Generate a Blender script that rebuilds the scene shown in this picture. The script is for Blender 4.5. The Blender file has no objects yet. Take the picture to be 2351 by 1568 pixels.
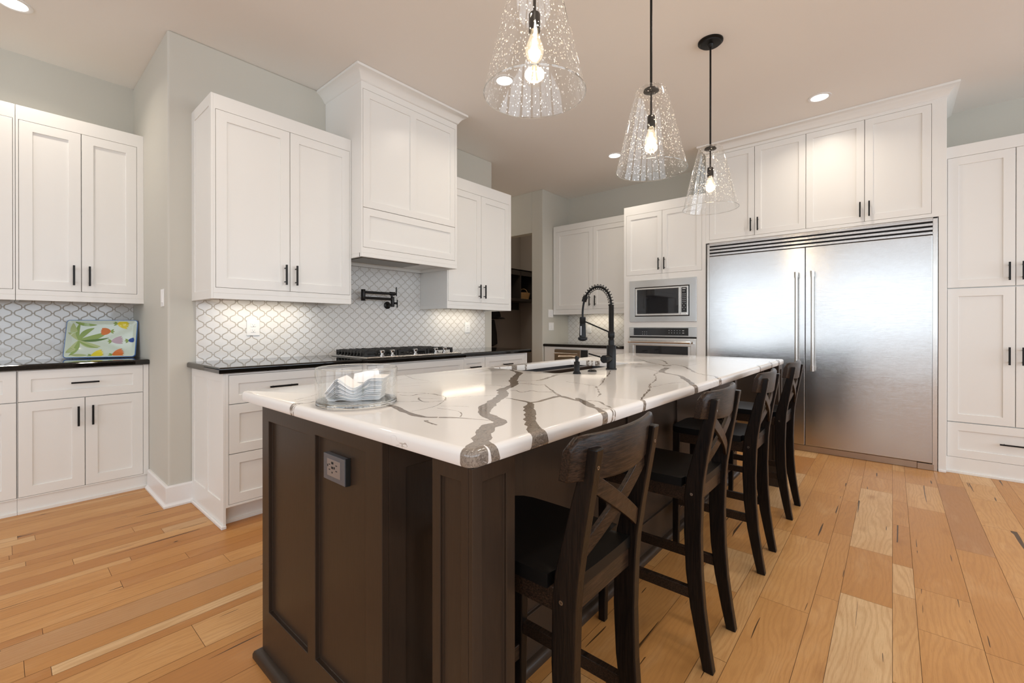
import bpy, bmesh, math, random
from mathutils import Vector, Matrix
from mathutils.geometry import delaunay_2d_cdt
PI = math.pi
sc = bpy.context.scene
COL = sc.collection
# ------------------------------------------------------------ camera
CZ = 1.1539; YAW = 0.7105; F = 1014.8; CY = -31.24
cam = bpy.data.cameras.new('camera'); camo = bpy.data.objects.new('camera', cam); COL.objects.link(camo)
cam.sensor_width = 36; cam.lens = F / 2351 * 36; cam.shift_y = CY / 2351
cam.clip_start = 0.02; cam.clip_end = 100
camo.location = (0, 0, CZ); camo.rotation_euler = (PI / 2 - 0.0021, 0, YAW - PI / 2)
sc.camera = camo
# ------------------------------------------------------------ world, daylight, exposure
w = bpy.data.worlds.new('world'); sc.world = w; w.use_nodes = True
w.node_tree.nodes['Background'].inputs[0].default_value = (0.80, 0.90, 1.0, 1)
w.node_tree.nodes['Background'].inputs[1].default_value = 1.6
sc.view_settings.view_transform = 'Standard'; sc.view_settings.look = 'None'
sc.view_settings.gamma = 1; sc.view_settings.use_curve_mapping = False
sc.view_settings.exposure = -0.62
cy = sc.cycles
cy.max_bounces = 10; cy.diffuse_bounces = 8; cy.glossy_bounces = 5; cy.transmission_bounces = 10; cy.transparent_max_bounces = 16
cy.sample_clamp_indirect = 6; cy.blur_glossy = 0.5
def area(name, loc, rot, sx, sy, power, color, spread=None):
    l = bpy.data.lights.new(name, 'AREA'); l.shape = 'RECTANGLE'; l.size = sx; l.size_y = sy
    l.energy = power; l.color = color
    if spread: l.spread = spread
    o = bpy.data.objects.new(name, l); COL.objects.link(o); o.location = loc; o.rotation_euler = rot
    return o
DAY = (0.81, 0.90, 1.0)
RX = -4.2; RY = -4.2                       # planes of the two window walls behind the camera
WIN_X = [(-3.9, -1.5), (-1.1, 1.3), (1.7, 4.1)]   # windows in wall x=RX, spans in y
WIN_Y = [(-3.6, -1.0), (-0.4, 2.2), (2.8, 5.2)]   # guessed windows in wall y=RY, added for daylight, spans in x
WZ0, WZ1 = 0.80, 2.60
for a, b in WIN_X:
    area('daylight', (RX - 0.02, (a + b) / 2, (WZ0 + WZ1) / 2), (0, -PI / 2, 0), WZ1 - WZ0, b - a, 52, DAY)
for a, b in WIN_Y:
    area('daylight', ((a + b) / 2, RY - 0.02, (WZ0 + WZ1) / 2), (PI / 2, 0, 0), b - a, WZ1 - WZ0, 80, DAY)

# ------------------------------------------------------------ materials
M = {}
class NT:
    def __init__(s, name):
        m = bpy.data.materials.new(name); m.use_nodes = True; s.m = m; s.t = m.node_tree
        s.b = s.t.nodes['Principled BSDF']; s.out = s.t.nodes['Material Output']; M[name] = m
    def n(s, typ, ins=None, **props):
        nd = s.t.nodes.new(typ)
        for k, v in props.items(): setattr(nd, k, v)
        for k, v in (ins or {}).items(): s.set(nd.inputs[k], v)
        return nd
    def set(s, sock, v):
        if isinstance(v, bpy.types.NodeSocket): s.t.links.new(v, sock)
        elif isinstance(v, bpy.types.Node): s.t.links.new(v.outputs[0], sock)
        else:
            if isinstance(v, tuple) and len(v) == 3 and sock.type == 'RGBA': v = v + (1,)
            sock.default_value = v
    def ma(s, op, a, b=0.0, c=0.0, clamp=False):
        nd = s.n('ShaderNodeMath', {0: a, 1: b, 2: c}, operation=op, use_clamp=clamp); return nd.outputs[0]
    def mix(s, f, a, b, bt='MIX'):
        nd = s.n('ShaderNodeMix', data_type='RGBA', blend_type=bt)
        s.set(nd.inputs[0], f); s.set(nd.inputs[6], a); s.set(nd.inputs[7], b); return nd.outputs[2]
    def obj(s): return s.n('ShaderNodeTexCoord').outputs['Object']
    def mapp(s, vec, scale=(1, 1, 1), rot=(0, 0, 0), loc=(0, 0, 0)):
        return s.n('ShaderNodeMapping', {'Vector': vec, 'Scale': scale, 'Rotation': rot, 'Location': loc}).outputs[0]
    def noise(s, vec, scale=5, detail=3, rough=.5, dist=0):
        return s.n('ShaderNodeTexNoise', {'Vector': vec, 'Scale': scale, 'Detail': detail, 'Roughness': rough, 'Distortion': dist})
    def ramp(s, f, stops, interp='LINEAR'):
        nd = s.n('ShaderNodeValToRGB', {0: f}); cr = nd.color_ramp; cr.interpolation = interp
        while len(cr.elements) < len(stops): cr.elements.new(0.5)
        for e, (p, c) in zip(cr.elements, stops):
            e.position = p; e.color = (c if isinstance(c, tuple) else (c, c, c)) + (1,) if not (isinstance(c, tuple) and len(c) == 4) else c
        return nd.outputs[0]
    def P(s, **k):
        names = dict(col='Base Color', rough='Roughness', metal='Metallic', spec='Specular IOR Level', normal='Normal', trans='Transmission Weight',
                     ior='IOR', coat='Coat Weight', coatr='Coat Roughness', emit='Emission Color', es='Emission Strength', aniso='Anisotropic', sheen='Sheen Weight', alpha='Alpha')
        for a, v in k.items(): s.set(s.b.inputs[names[a]], v)
        return s.m
    def bump(s, h, strength=.2, dist=.01):
        return s.n('ShaderNodeBump', {'Height': h, 'Strength': strength, 'Distance': dist}).outputs[0]

def simple(name, col, rough=.5, metal=0, **k):
    t = NT(name); return t.P(col=col, rough=rough, metal=metal, **k)
def painted(name, col, rough, bscale=900, bs=.03):
    t = NT(name); o = t.obj(); nz = t.noise(o, bscale, 2)
    big = t.noise(o, 1.3, 2)
    c = t.mix(t.ma('MULTIPLY', big.outputs[0], .06), col, tuple(x * .9 for x in col))
    return t.P(col=c, rough=rough, normal=t.bump(nz.outputs[0], bs, .001))
painted('cabinet_white', (0.82, 0.815, 0.785), .32)
painted('wall_greige', (0.57, 0.555, 0.495), .6, 260, .12)
painted('ceiling_paint', (0.84, 0.815, 0.78), .75, 160, .18)
painted('trim_white', (0.82, 0.81, 0.80), .3)
painted('rear_wall', (0.40, 0.39, 0.37), .7, 260, .1)
simple('black_metal', (0.012, 0.011, 0.010), .38, .6)
simple('faucet_black', (0.008, 0.0078, 0.0078), .30, .0, spec=.2)
simple('filler_black', (0.012, 0.010, 0.009), .35, .4)
simple('chrome', (0.85, 0.85, 0.84), .12, 1)
simple('bronze_rod', (0.62, 0.50, 0.38), .25, 1)
simple('black_glass', (0.012, 0.012, 0.014), .04)
simple('dark_void', (0.004, 0.004, 0.004), .7)
simple('white_plastic', (0.86, 0.86, 0.85), .3)
simple('grey_print', (0.45, 0.47, 0.50), .4)
simple('black_plastic', (0.02, 0.02, 0.022), .35)
simple('cast_iron', (0.012, 0.011, 0.010), .45, .2)
simple('outlet_plate', (0.12, 0.125, 0.14), .35, .3)
simple('outlet_face', (0.22, 0.18, 0.16), .35)
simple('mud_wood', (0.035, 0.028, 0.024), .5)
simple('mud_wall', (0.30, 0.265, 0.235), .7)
simple('sink_composite', (0.018, 0.019, 0.022), .45)
simple('cloth_dark', (0.018, 0.015, 0.014), .95)
simple('silver_screw', (0.35, 0.33, 0.31), .25, 1)
simple('hood_steel', (0.30, 0.27, 0.23), .4, 1)
simple('paper_napkin', (0.93, 0.93, 0.93), .9)
# black granite
t = NT('black_granite'); o = t.obj(); v = t.noise(o, 420, 2)
t.P(col=t.mix(t.ramp(v.outputs[0], [(.62, 0.0), (.72, 1.0)]), (0.006, 0.005, 0.004), (0.05, 0.045, 0.04)), rough=.05, spec=.6)
# brushed stainless: vertical=False means grain runs along local x
def steel(name, col, rough, sc_=(1.2, 1.2, 260)):
    t = NT(name); o = t.mapp(t.obj(), sc_); nz = t.noise(o, 6, 4, .7); big = t.noise(t.mapp(t.obj(), (1.0, 1.0, 1.6)), 1.6, 1)
    r = t.ma('ADD', t.ma('MULTIPLY', nz.outputs[0], .10), rough - .05)
    bh = t.ma('ADD', t.ma('MULTIPLY', nz.outputs[0], .12), t.ma('MULTIPLY', big.outputs[0], 1.6))
    t.P(col=t.mix(nz.outputs[0], col, tuple(min(1, x * 1.12) for x in col)), rough=r, metal=1, normal=t.bump(bh, .25, .004))
    return t.m
steel('stainless', (0.54, 0.535, 0.525), .20)
steel('stainless_trim', (0.62, 0.60, 0.57), .22, (260, 260, 1.2))
steel('stainless_warm', (0.42, 0.34, 0.27), .3)  # warm tint puts the brown reflection into the steel colour
# dark espresso island paint
t = NT('island_dark'); o = t.obj(); nz = t.noise(t.mapp(o, (30, 30, 2)), 8, 3)
t.P(col=t.mix(nz.outputs[0], (0.031, 0.0195, 0.0125), (0.045, 0.029, 0.0195)), rough=.32, spec=.26, normal=t.bump(nz.outputs[0], .05, .002))
# stool wood: nearly black stain with grain, rails browner to imitate floor reflection
def stool_wood(name, sc_, dk):
    t = NT(name); o = t.obj(); nz = t.noise(t.mapp(o, sc_), 5, 5, .65, .3)
    g = t.ramp(nz.outputs[0], dk)
    t.P(col=g, rough=.28, spec=.20, normal=t.bump(nz.outputs[0], .2, .002))
stool_wood('stool_grain_x', (3, 40, 60), [(.40, (0.010, 0.0065, 0.0045)), (.62, (0.040, 0.022, 0.013))]); stool_wood('stool_grain_z', (60, 60, 3), [(.40, (0.004, 0.0032, 0.003)), (.62, (0.013, 0.008, 0.0055))])  # rails lighter brown for reflected floor, legs kept as the darker copy
t = NT('stool_seat'); t.P(col=(0.004, 0.0038, 0.0036), rough=.42, spec=.18)
# marble slab: white body, grey-brown veins
t = NT('marble_white'); o = t.obj(); nz = t.noise(o, 2.2, 4)
nd = t.noise(o, 1.1, 5, .6, 1.6)
hair = t.ma('LESS_THAN', t.ma('ABSOLUTE', t.ma('SUBTRACT', nd.outputs[0], .5)), .0011)
msk = t.ma('MULTIPLY', hair, t.ramp(t.noise(o, 1.7, 2).outputs[0], [(.50, 0.0), (.56, 1.0)]))
base = t.mix(t.ramp(nz.outputs[0], [(.5, 0.0), (.8, .35)]), (0.83, 0.82, 0.80), (0.77, 0.74, 0.70))
t.P(col=t.mix(t.ma('MULTIPLY', msk, .75), base, (0.36, 0.32, 0.28)), rough=.09, spec=.55)
t = NT('marble_vein'); o = t.obj(); nz = t.noise(t.mapp(o, (26, 60, 30), (0, 0, .55)), 2.2, 5, .7, .8)
c = t.ramp(nz.outputs[0], [(.30, (0.07, 0.055, 0.045)), (.42, (0.22, 0.185, 0.15)), (.50, (0.30, 0.26, 0.22)), (.57, (0.14, 0.115, 0.095)), (.64, (0.33, 0.29, 0.25)), (.74, (0.70, 0.67, 0.63))])
t.P(col=c, rough=.09, spec=.55)
t = NT('marble_fine_vein'); o = t.obj(); nz = t.noise(o, 40, 3)
pt = t.ramp(t.noise(o, 75, 3, .6).outputs[0], [(.50, 0.0), (.60, 1.0)])
t.P(col=t.mix(pt, t.mix(nz.outputs[0], (0.07, 0.05, 0.038), (0.36, 0.31, 0.26)), (.66, .62, .57)), rough=.09, spec=.55)
# lantern (arabesque) tile
def tile(name, axis, W=.095, H=.082, x0=0.0, z0=.923):
    t = NT(name); sp = t.n('ShaderNodeSeparateXYZ', {0: t.obj()})
    px = t.ma('DIVIDE', t.ma('SUBTRACT', sp.outputs['XY'.index(axis)], x0), W); pz = t.ma('DIVIDE', t.ma('SUBTRACT', sp.outputs[2], z0), H)
    A = .180
    u = t.ma('SUBTRACT', t.ma('MULTIPLY', px, 2.0), .5); k = t.ma('ROUND', u)
    local = t.ma('MULTIPLY', t.ma('SUBTRACT', u, k), .5)
    sgn = t.ma('COSINE', t.ma('MULTIPLY', k, PI)); ang = t.ma('MULTIPLY', pz, 2 * PI)
    # a squarer wave than a plain cosine gives the lantern shoulders
    cs = t.ma('COSINE', ang); c3 = t.ma('MULTIPLY', t.ma('COSINE', t.ma('MULTIPLY', ang, 3.0)), -.12)
    wv = t.ma('MULTIPLY', t.ma('ADD', cs, c3), A / .88)
    slope = t.ma('MULTIPLY', t.ma('SUBTRACT', t.ma('SINE', ang), t.ma('MULTIPLY', t.ma('SINE', t.ma('MULTIPLY', ang, 3.0)), .36)), A / .88 * 2 * PI * W / H)
    d = t.ma('DIVIDE', t.ma('ABSOLUTE', t.ma('SUBTRACT', local, t.ma('MULTIPLY', sgn, wv))), t.ma('SQRT', t.ma('ADD', 1.0, t.ma('MULTIPLY', slope, slope))))
    m = t.ma('ROUND', t.ma('MULTIPLY', px, 2.0)); nx = t.ma('ABSOLUTE', t.ma('SUBTRACT', px, t.ma('MULTIPLY', m, .5)))
    par = t.ma('MULTIPLY', t.ma('ABSOLUTE', t.ma('COSINE', t.ma('MULTIPLY', m, PI / 2))), .5)   # 0.5 for even columns
    zz = t.ma('ADD', pz, par); zd = t.ma('MULTIPLY', t.ma('ABSOLUTE', t.ma('SUBTRACT', zz, t.ma('ROUND', zz))), H / W)
    neck = t.ma('ADD', zd, t.ma('MULTIPLY', t.ma('GREATER_THAN', nx, .072), 1.0))
    d = t.ma('MINIMUM', d, neck)
    line = t.n('ShaderNodeMapRange', {0: d, 1: .012, 2: .024, 3: 1.0, 4: 0.0}).outputs[0]
    hgt = t.n('ShaderNodeMapRange', {0: d, 1: .012, 2: .05, 3: 0.0, 4: 1.0}).outputs[0]
    wob = t.noise(t.obj(), 9, 2)
    t.P(col=t.mix(line, (0.76, 0.745, 0.72), (0.44, 0.39, 0.32)), rough=t.ma('ADD', t.ma('MULTIPLY', line, .6), .12),
        normal=t.bump(t.ma('ADD', hgt, t.ma('MULTIPLY', wob.outputs[0], 1.2)), .55, .0022))
tile('tile_x', 'X', x0=.86); tile('tile_y', 'Y', x0=2.44); tile('tile_recess', 'X', x0=.02)
# clear seeded glass for the pendants: mostly transparent, fresnel gloss, bubble specks
def thin_glass(name, seeds, base=.05, amp=.85, powr=3.6):
    t = NT(name); t.t.nodes.remove(t.b); o = t.obj()
    lw = t.n('ShaderNodeLayerWeight', {'Blend': .5}).outputs['Facing']
    fr = t.ma('ADD', base, t.ma('MULTIPLY', t.ma('POWER', lw, powr), amp), clamp=True)
    tr = t.n('ShaderNodeBsdfTransparent', {'Color': (0.985, 0.988, 0.985)}); gl = t.n('ShaderNodeBsdfGlossy', {'Color': (1, 1, 1), 'Roughness': .03})
    a = t.n('ShaderNodeMixShader', {0: fr, 1: tr, 2: gl})
    if seeds:
        v = t.n('ShaderNodeTexVoronoi', {'Vector': t.mapp(o, (1, 1, .62)), 'Scale': 185, 'Randomness': 1.0}, feature='F1')
        rnd = t.n('ShaderNodeSeparateColor', {0: v.outputs['Color']})
        size = t.ma('MULTIPLY', t.ma('POWER', rnd.outputs[0], 1.6), .48); keep = t.ma('GREATER_THAN', rnd.outputs[1], .38)
        spk = t.ma('MULTIPLY', t.ma('LESS_THAN', v.outputs['Distance'], size), keep)
        tl = t.n('ShaderNodeBsdfTranslucent', {'Color': (1, .98, .95)}); g2 = t.n('ShaderNodeBsdfGlossy', {'Color': (1, 1, 1), 'Roughness': .3})
        a = t.n('ShaderNodeMixShader', {0: t.ma('MULTIPLY', spk, .85), 1: a, 2: t.n('ShaderNodeMixShader', {0: .4, 1: tl, 2: g2})})
    t.t.links.new(a.outputs[0], t.out.inputs[0])
thin_glass('seeded_glass', True); thin_glass('bowl_glass', False, .025, .7, 3.2)
t = NT('bulb_glass'); t.t.nodes.remove(t.b)
tr = t.n('ShaderNodeBsdfTransparent', {'Color': (1, .98, .94)}); gl = t.n('ShaderNodeBsdfGlossy', {'Roughness': .05}); em = t.n('ShaderNodeEmission', {'Color': (1, .80, .52), 'Strength': .45})
a = t.n('ShaderNodeMixShader', {0: .15, 1: tr, 2: gl}); ad = t.n('ShaderNodeAddShader', {0: a, 1: em}); t.t.links.new(ad.outputs[0], t.out.inputs[0])
t = NT('clear_glass'); t.P(col=(.97, .985, .98), rough=.0, trans=1.0, ior=1.46)
def emis(name, c, s):
    t = NT(name); t.t.nodes.remove(t.b); e = t.n('ShaderNodeEmission', {'Color': c, 'Strength': s}); t.t.links.new(e.outputs[0], t.out.inputs[0])
emis('filament', (1, .74, .40, 1), 26); emis('downlight_glow', (1, .95, .88, 1), 14); emis('led_strip', (1, .90, .76, 1), 12)
# ceramic tray paints
for nm, c in dict(tray_ground=(.66, .74, .62), tray_blue=(.10, .22, .50), leaf_green=(.30, .42, .12), leaf_dark=(.10, .20, .05), leaf_pale=(.48, .56, .26),
                  petal_orange=(.72, .20, .05), petal_yellow=(.82, .68, .05), petal_pink=(.56, .42, .48), petal_blue=(.015, .07, .32), tray_white=(.80, .82, .80)).items():
    simple(nm, c, .12)
t = NT('wicker'); nz = t.n('ShaderNodeTexWave', {'Vector': t.mapp(t.obj(), (1, 1, 1)), 'Scale': 40, 'Distortion': 3}, bands_direction='Z')
t.P(col=t.mix(nz.outputs[0], (.25, .13, .045), (.62, .38, .17)), rough=.6)
# oak floor
t = NT('oak_floor'); at = t.n('ShaderNodeAttribute', attribute_name='plank'); ac = t.n('ShaderNodeSeparateColor', {0: at.outputs['Color']})
o = t.obj(); off = t.n('ShaderNodeCombineXYZ', {0: t.ma('MULTIPLY', ac.outputs[0], 37.0), 1: t.ma('MULTIPLY', ac.outputs[1], 23.0), 2: t.ma('MULTIPLY', ac.outputs[2], 11.0)})
v = t.n('ShaderNodeVectorMath', {0: o, 1: off.outputs[0]}, operation='ADD').outputs[0]
warp = t.noise(t.mapp(v, (1.0, 5, 1)), 1.5, 2, .5)
vw = t.n('ShaderNodeVectorMath', {0: v, 1: t.n('ShaderNodeCombineXYZ', {0: 0.0, 1: t.ma('MULTIPLY', warp.outputs[0], .20)}).outputs[0]}, operation='ADD').outputs[0]
rings = t.n('ShaderNodeTexWave', {'Vector': vw, 'Scale': 15.0, 'Distortion': .7, 'Detail': 2.0, 'Detail Scale': 1.2, 'Detail Roughness': .5}, bands_direction='Y')
fine = t.noise(t.mapp(v, (6, 150, 1)), 3.0, 4, .7)
cloud = t.noise(t.mapp(v, (1.2, 3.5, 1)), 2.0, 3, .6)
basec = t.ramp(ac.outputs[0], [(0.0, (.48, .215, .065)), (.22, (.55, .27, .085)), (.5, (.60, .31, .108)), (.74, (.65, .36, .14)), (.88, (.70, .43, .20)), (.95, (.77, .55, .32)), (1.0, (.40, .17, .055))])
c = t.mix(t.ma('MULTIPLY', t.ramp(rings.outputs[0], [(.45, 0.0), (.95, 1.0)]), .26), basec, (.40, .185, .06))
c = t.mix(t.ramp(cloud.outputs[0], [(.35, .30), (.62, 0.0)]), c, (.50, .235, .07))
c = t.mix(t.ramp(cloud.outputs[0], [(.58, 0.0), (.85, .4)]), c, (.80, .54, .30))
c = t.mix(t.ramp(fine.outputs[0], [(.50, 0.0), (.72, .42)]), c, (.36, .17, .06))
kv = t.n('ShaderNodeTexVoronoi', {'Vector': t.mapp(v, (1.0, 2.4, 1)), 'Scale': 2.6, 'Randomness': 1.0}, feature='F1')
kn = t.noise(t.mapp(v, (5, 14, 1)), 5, 3)
kd = t.ma('ADD', kv.outputs['Distance'], t.ma('MULTIPLY', t.ma('SUBTRACT', kn.outputs[0], .5), .09))
halo = t.n('ShaderNodeMapRange', {0: kd, 1: .03, 2: .20, 3: .6, 4: 0.0}).outputs[0]
c = t.mix(halo, c, (.38, .17, .05))
c = t.mix(t.n('ShaderNodeMapRange', {0: kd, 1: .018, 2: .034, 3: 1.0, 4: 0.0}).outputs[0], c, (.02, .010, .005))
ck = t.noise(t.mapp(v, (1.0, 26, 1)), 1.4, 2, .5, .4); cm = t.noise(t.mapp(v, (1, 2, 1)), 1.7, 2)
crack = t.ma('MULTIPLY', t.ma('LESS_THAN', ck.outputs[0], .300), t.ma('GREATER_THAN', cm.outputs[0], .46))
c = t.mix(t.ma('MULTIPLY', crack, .9), c, (.03, .014, .006))
t.P(col=t.mix(1.0, c, (.90, .87, .80), 'MULTIPLY'), spec=.32, rough=t.ma('ADD', t.ma('MULTIPLY', fine.outputs[0], .16), .30), normal=t.bump(t.ma('ADD', fine.outputs[0], t.ma('MULTIPLY', rings.outputs[0], .4)), .12, .0015))
simple('floor_gap', (.10, .045, .018), .7)

# ------------------------------------------------------------ mesh helpers
class MB:
    def __init__(s): s.v = []; s.f = []; s.m = []; s.mats = []
    def mi(s, name):
        if name not in s.mats: s.mats.append(name)
        return s.mats.index(name)
    def face(s, idx, mat): s.f.append(tuple(idx)); s.m.append(s.mi(mat))
    def add(s, verts, faces, mat):
        b = len(s.v); s.v += [tuple(x) for x in verts]
        for f in faces: s.face([b + i for i in f], mat)
    def box(s, x0, x1, y0, y1, z0, z1, mat):
        x0, x1 = sorted((x0, x1)); y0, y1 = sorted((y0, y1)); z0, z1 = sorted((z0, z1))
        s.add([(x, y, z) for z in (z0, z1) for y in (y0, y1) for x in (x0, x1)],
              [(0, 2, 3, 1), (4, 5, 7, 6), (0, 1, 5, 4), (2, 6, 7, 3), (0, 4, 6, 2), (1, 3, 7, 5)], mat)
        return s
    def hexa(s, p, mat):    # 8 points: bottom ring 4, top ring 4
        s.add(p, [(3, 2, 1, 0), (4, 5, 6, 7), (0, 1, 5, 4), (1, 2, 6, 5), (2, 3, 7, 6), (3, 0, 4, 7)], mat); return s
    def board(s, x0, x1, z0, z1, y0, t, panels, rec, mat):
        """slab with front at y0 facing -y and rectangular areas of the front sunk by rec"""
        xs = sorted({x0, x1, *[p[0] for p in panels], *[p[2] for p in panels]}); zs = sorted({z0, z1, *[p[1] for p in panels], *[p[3] for p in panels]})
        def dep(i, j):
            cx = (xs[i] + xs[i + 1]) / 2; cz = (zs[j] + zs[j + 1]) / 2
            return rec if any(p[0] < cx < p[2] and p[1] < cz < p[3] for p in panels) else 0.0
        d = {}; b = len(s.v)
        def V(x, y, z):
            k = (round(x, 5), round(y, 5), round(z, 5))
            if k not in d: d[k] = len(s.v); s.v.append(k)
            return d[k]
        nx = len(xs) - 1; nz = len(zs) - 1; yb = y0 + t
        for i in range(nx):
            for j in range(nz):
                D = y0 + dep(i, j); a, c, e, f = xs[i], xs[i + 1], zs[j], zs[j + 1]
                s.face([V(a, D, e), V(c, D, e), V(c, D, f), V(a, D, f)], mat)
                s.face([V(a, yb, e), V(a, yb, f), V(c, yb, f), V(c, yb, e)], mat)
                if i + 1 < nx and dep(i + 1, j) != dep(i, j):
                    D2 = y0 + dep(i + 1, j); q = [V(c, D, e), V(c, D2, e), V(c, D2, f), V(c, D, f)]; s.face(q, mat)
                if j + 1 < nz and dep(i, j + 1) != dep(i, j):
                    D2 = y0 + dep(i, j + 1); q = [V(a, D, f), V(c, D, f), V(c, D2, f), V(a, D2, f)]; s.face(q, mat)
                if i == 0: s.face([V(a, D, e), V(a, D, f), V(a, yb, f), V(a, yb, e)], mat)
                if i == nx - 1: s.face([V(c, D, e), V(c, yb, e), V(c, yb, f), V(c, D, f)], mat)
                if j == 0: s.face([V(a, D, e), V(a, yb, e), V(c, yb, e), V(c, D, e)], mat)
                if j == nz - 1: s.face([V(a, D, f), V(c, D, f), V(c, yb, f), V(a, yb, f)], mat)
        return s
    def lathe(s, prof, mat, n=32, c=(0, 0, 0), axis='z', caps=True):
        b = len(s.v)
        for r, h in prof:
            for k in range(n):
                a = 2 * PI * k / n; p = (r * math.cos(a), r * math.sin(a), h)
                if axis == 'x': p = (h, p[0], p[1])
                elif axis == 'y': p = (p[0], h, p[1])
                s.v.append((p[0] + c[0], p[1] + c[1], p[2] + c[2]))
        for i in range(len(prof) - 1):
            for k in range(n):
                k2 = (k + 1) % n; s.face([b + i * n + k, b + i * n + k2, b + (i + 1) * n + k2, b + (i + 1) * n + k], mat)
        if caps:
            s.face([b + k for k in range(n)][::-1], mat); s.face([b + (len(prof) - 1) * n + k for k in range(n)], mat)
        return s
    def tube(s, pts, r, mat, n=10, caps=True):
        pts = [Vector(p) for p in pts]; rr = r if isinstance(r, (list, tuple)) else [r] * len(pts)
        tan = [(pts[min(i + 1, len(pts) - 1)] - pts[max(i - 1, 0)]).normalized() for i in range(len(pts))]
        u = tan[0].orthogonal().normalized(); b = len(s.v)
        for i, p in enumerate(pts):
            u = (u - tan[i] * u.dot(tan[i])); u = u.normalized() if u.length > 1e-6 else tan[i].orthogonal().normalized()
            w_ = tan[i].cross(u)
            for k in range(n):
                a = 2 * PI * k / n; s.v.append(tuple(p + (u * math.cos(a) + w_ * math.sin(a)) * rr[i]))
        for i in range(len(pts) - 1):
            for k in range(n):
                k2 = (k + 1) % n; s.face([b + i * n + k, b + i * n + k2, b + (i + 1) * n + k2, b + (i + 1) * n + k], mat)
        if caps: s.face([b + k for k in range(n)][::-1], mat); s.face([b + (len(pts) - 1) * n + k for k in range(n)], mat)
        return s
    def sweep(s, path, prof, mat, closed=False):
        """path: list of (x,y) corners, prof: list of (out,z); 'out' to the left of travel"""
        n = len(path); rings = []
        for i, p in enumerate(path):
            p = Vector(p)
            d1 = (p - Vector(path[i - 1])).normalized() if (i > 0 or closed) else None
            d2 = (Vector(path[(i + 1) % n]) - p).normalized() if (i < n - 1 or closed) else None
            n1 = Vector((-d1.y, d1.x)) if d1 else None; n2 = Vector((-d2.y, d2.x)) if d2 else None
            if n1 is None: m_ = n2
            elif n2 is None: m_ = n1
            else: m_ = (n1 + n2) / max(.2, 1 + n1.dot(n2))
            rings.append([(p.x + m_.x * o_, p.y + m_.y * o_, z) for o_, z in prof])
        b = len(s.v); k = len(prof)
        for r in rings: s.v += r
        for i in range(n if closed else n - 1):
            j = (i + 1) % n
            for q in range(k - 1): s.face([b + i * k + q, b + j * k + q, b + j * k + q + 1, b + i * k + q + 1], mat)
        if not closed:
            s.face([b + q for q in range(k)], mat); s.face([b + (n - 1) * k + q for q in range(k)][::-1], mat)
        return s
    def build(s, name, parent=None, bevel=0, seg=2, smooth=False, recalc=True, loc=None, rot=None, angle=35):
        me = bpy.data.meshes.new(name); me.from_pydata(s.v, [], s.f)
        for mname in s.mats: me.materials.append(M[mname])
        me.polygons.foreach_set('material_index', s.m)
        if recalc:
            bm = bmesh.new(); bm.from_mesh(me); bmesh.ops.recalc_face_normals(bm, faces=bm.faces); bm.to_mesh(me); bm.free()
        if smooth: me.shade_smooth()
        ob = bpy.data.objects.new(name, me); COL.objects.link(ob)
        if loc: ob.location = loc
        if rot: ob.rotation_euler = rot
        if parent: ob.parent = parent
        if bevel:
            bv = ob.modifiers.new('b', 'BEVEL'); bv.width = bevel; bv.segments = seg; bv.limit_method = 'ANGLE'; bv.angle_limit = math.radians(angle); bv.harden_normals = False
        if smooth:
            try: me.set_sharp_from_angle(angle=math.radians(42))
            except Exception: pass
        return ob
def thing(name, label, cat, loc=(0, 0, 0), rz=0, group=None):
    o = bpy.data.objects.new(name, None); COL.objects.link(o); o.location = loc; o.rotation_euler = (0, 0, rz); o.empty_display_size = .05
    return tag(o, label, cat, group)
def tag(o, label, cat, group=None):
    o['label'] = label; o['category'] = cat
    if group: o['group'] = group
    return o
def struct(o): o['kind'] = 'structure'; return o
def copy_tree(o, parent=None):
    c = o.copy(); COL.objects.link(c)
    if parent: c.parent = parent
    for ch in list(o.children): copy_tree(ch, c)
    return c

# ------------------------------------------------------------ room shell
XA, YW, ZC, YL = .708, 3.5172, 3.06, 4.62          # jog x, cooktop wall y, ceiling z, recess wall y
XE, XP, YJ, XF = 3.732, 4.912, 3.667, 5.558        # cooktop wall end, pantry wall x, jog y, fridge wall x
# floor: every plank a quad in one mesh, thin dark gaps between
rnd_ = random.Random(7)
fm = MB(); pc = []
seams = [-4.3]
while seams[-1] < -.30: seams.append(seams[-1] + rnd_.choice([.175, .08, .175, .125]))
seams[-1] = -.251
seams += [-.076, -.002, .169, .252, .43]
while seams[-1] < 6.0: seams.append(seams[-1] + rnd_.choice([.178, .06, .08, .11, .05, .14, .085] if seams[-1] > 1.2 else [.178, .08, .175, .125]))
G = .0007
fm.box(-4.3, 7.0, -4.3, 6.0, -.06, -.0015, 'floor_gap'); pc += [(0, 0, 0)] * 6
for a, b in zip(seams[:-1], seams[1:]):
    x = -4.3 - rnd_.uniform(0, 1)
    while x < 7.0:
        L = rnd_.uniform(.30, 1.3) if a < 1.2 else rnd_.uniform(.5, 2.0); x2 = min(x + L, 7.0); xs = max(x, -4.3)
        if x2 > xs + .01:
            fm.add([(xs + G, a + G, 0), (x2 - G, a + G, 0), (x2 - G, b - G, 0), (xs + G, b - G, 0)], [(0, 1, 2, 3)], 'oak_floor')
            pc.append((rnd_.random(), rnd_.random(), rnd_.random()))
        x += L
fo = fm.build('floor', recalc=False); struct(fo)
ca = fo.data.color_attributes.new('plank', 'FLOAT_COLOR', 'CORNER'); vals = []
for p, c in zip(fo.data.polygons, pc): vals += [c[0], c[1], c[2], 1.0] * p.loop_total
ca.data.foreach_set('color', vals)
struct(MB().box(-4.3, 7.0, -4.3, 6.0, ZC, ZC + .12, 'ceiling_paint').build('ceiling'))
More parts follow.
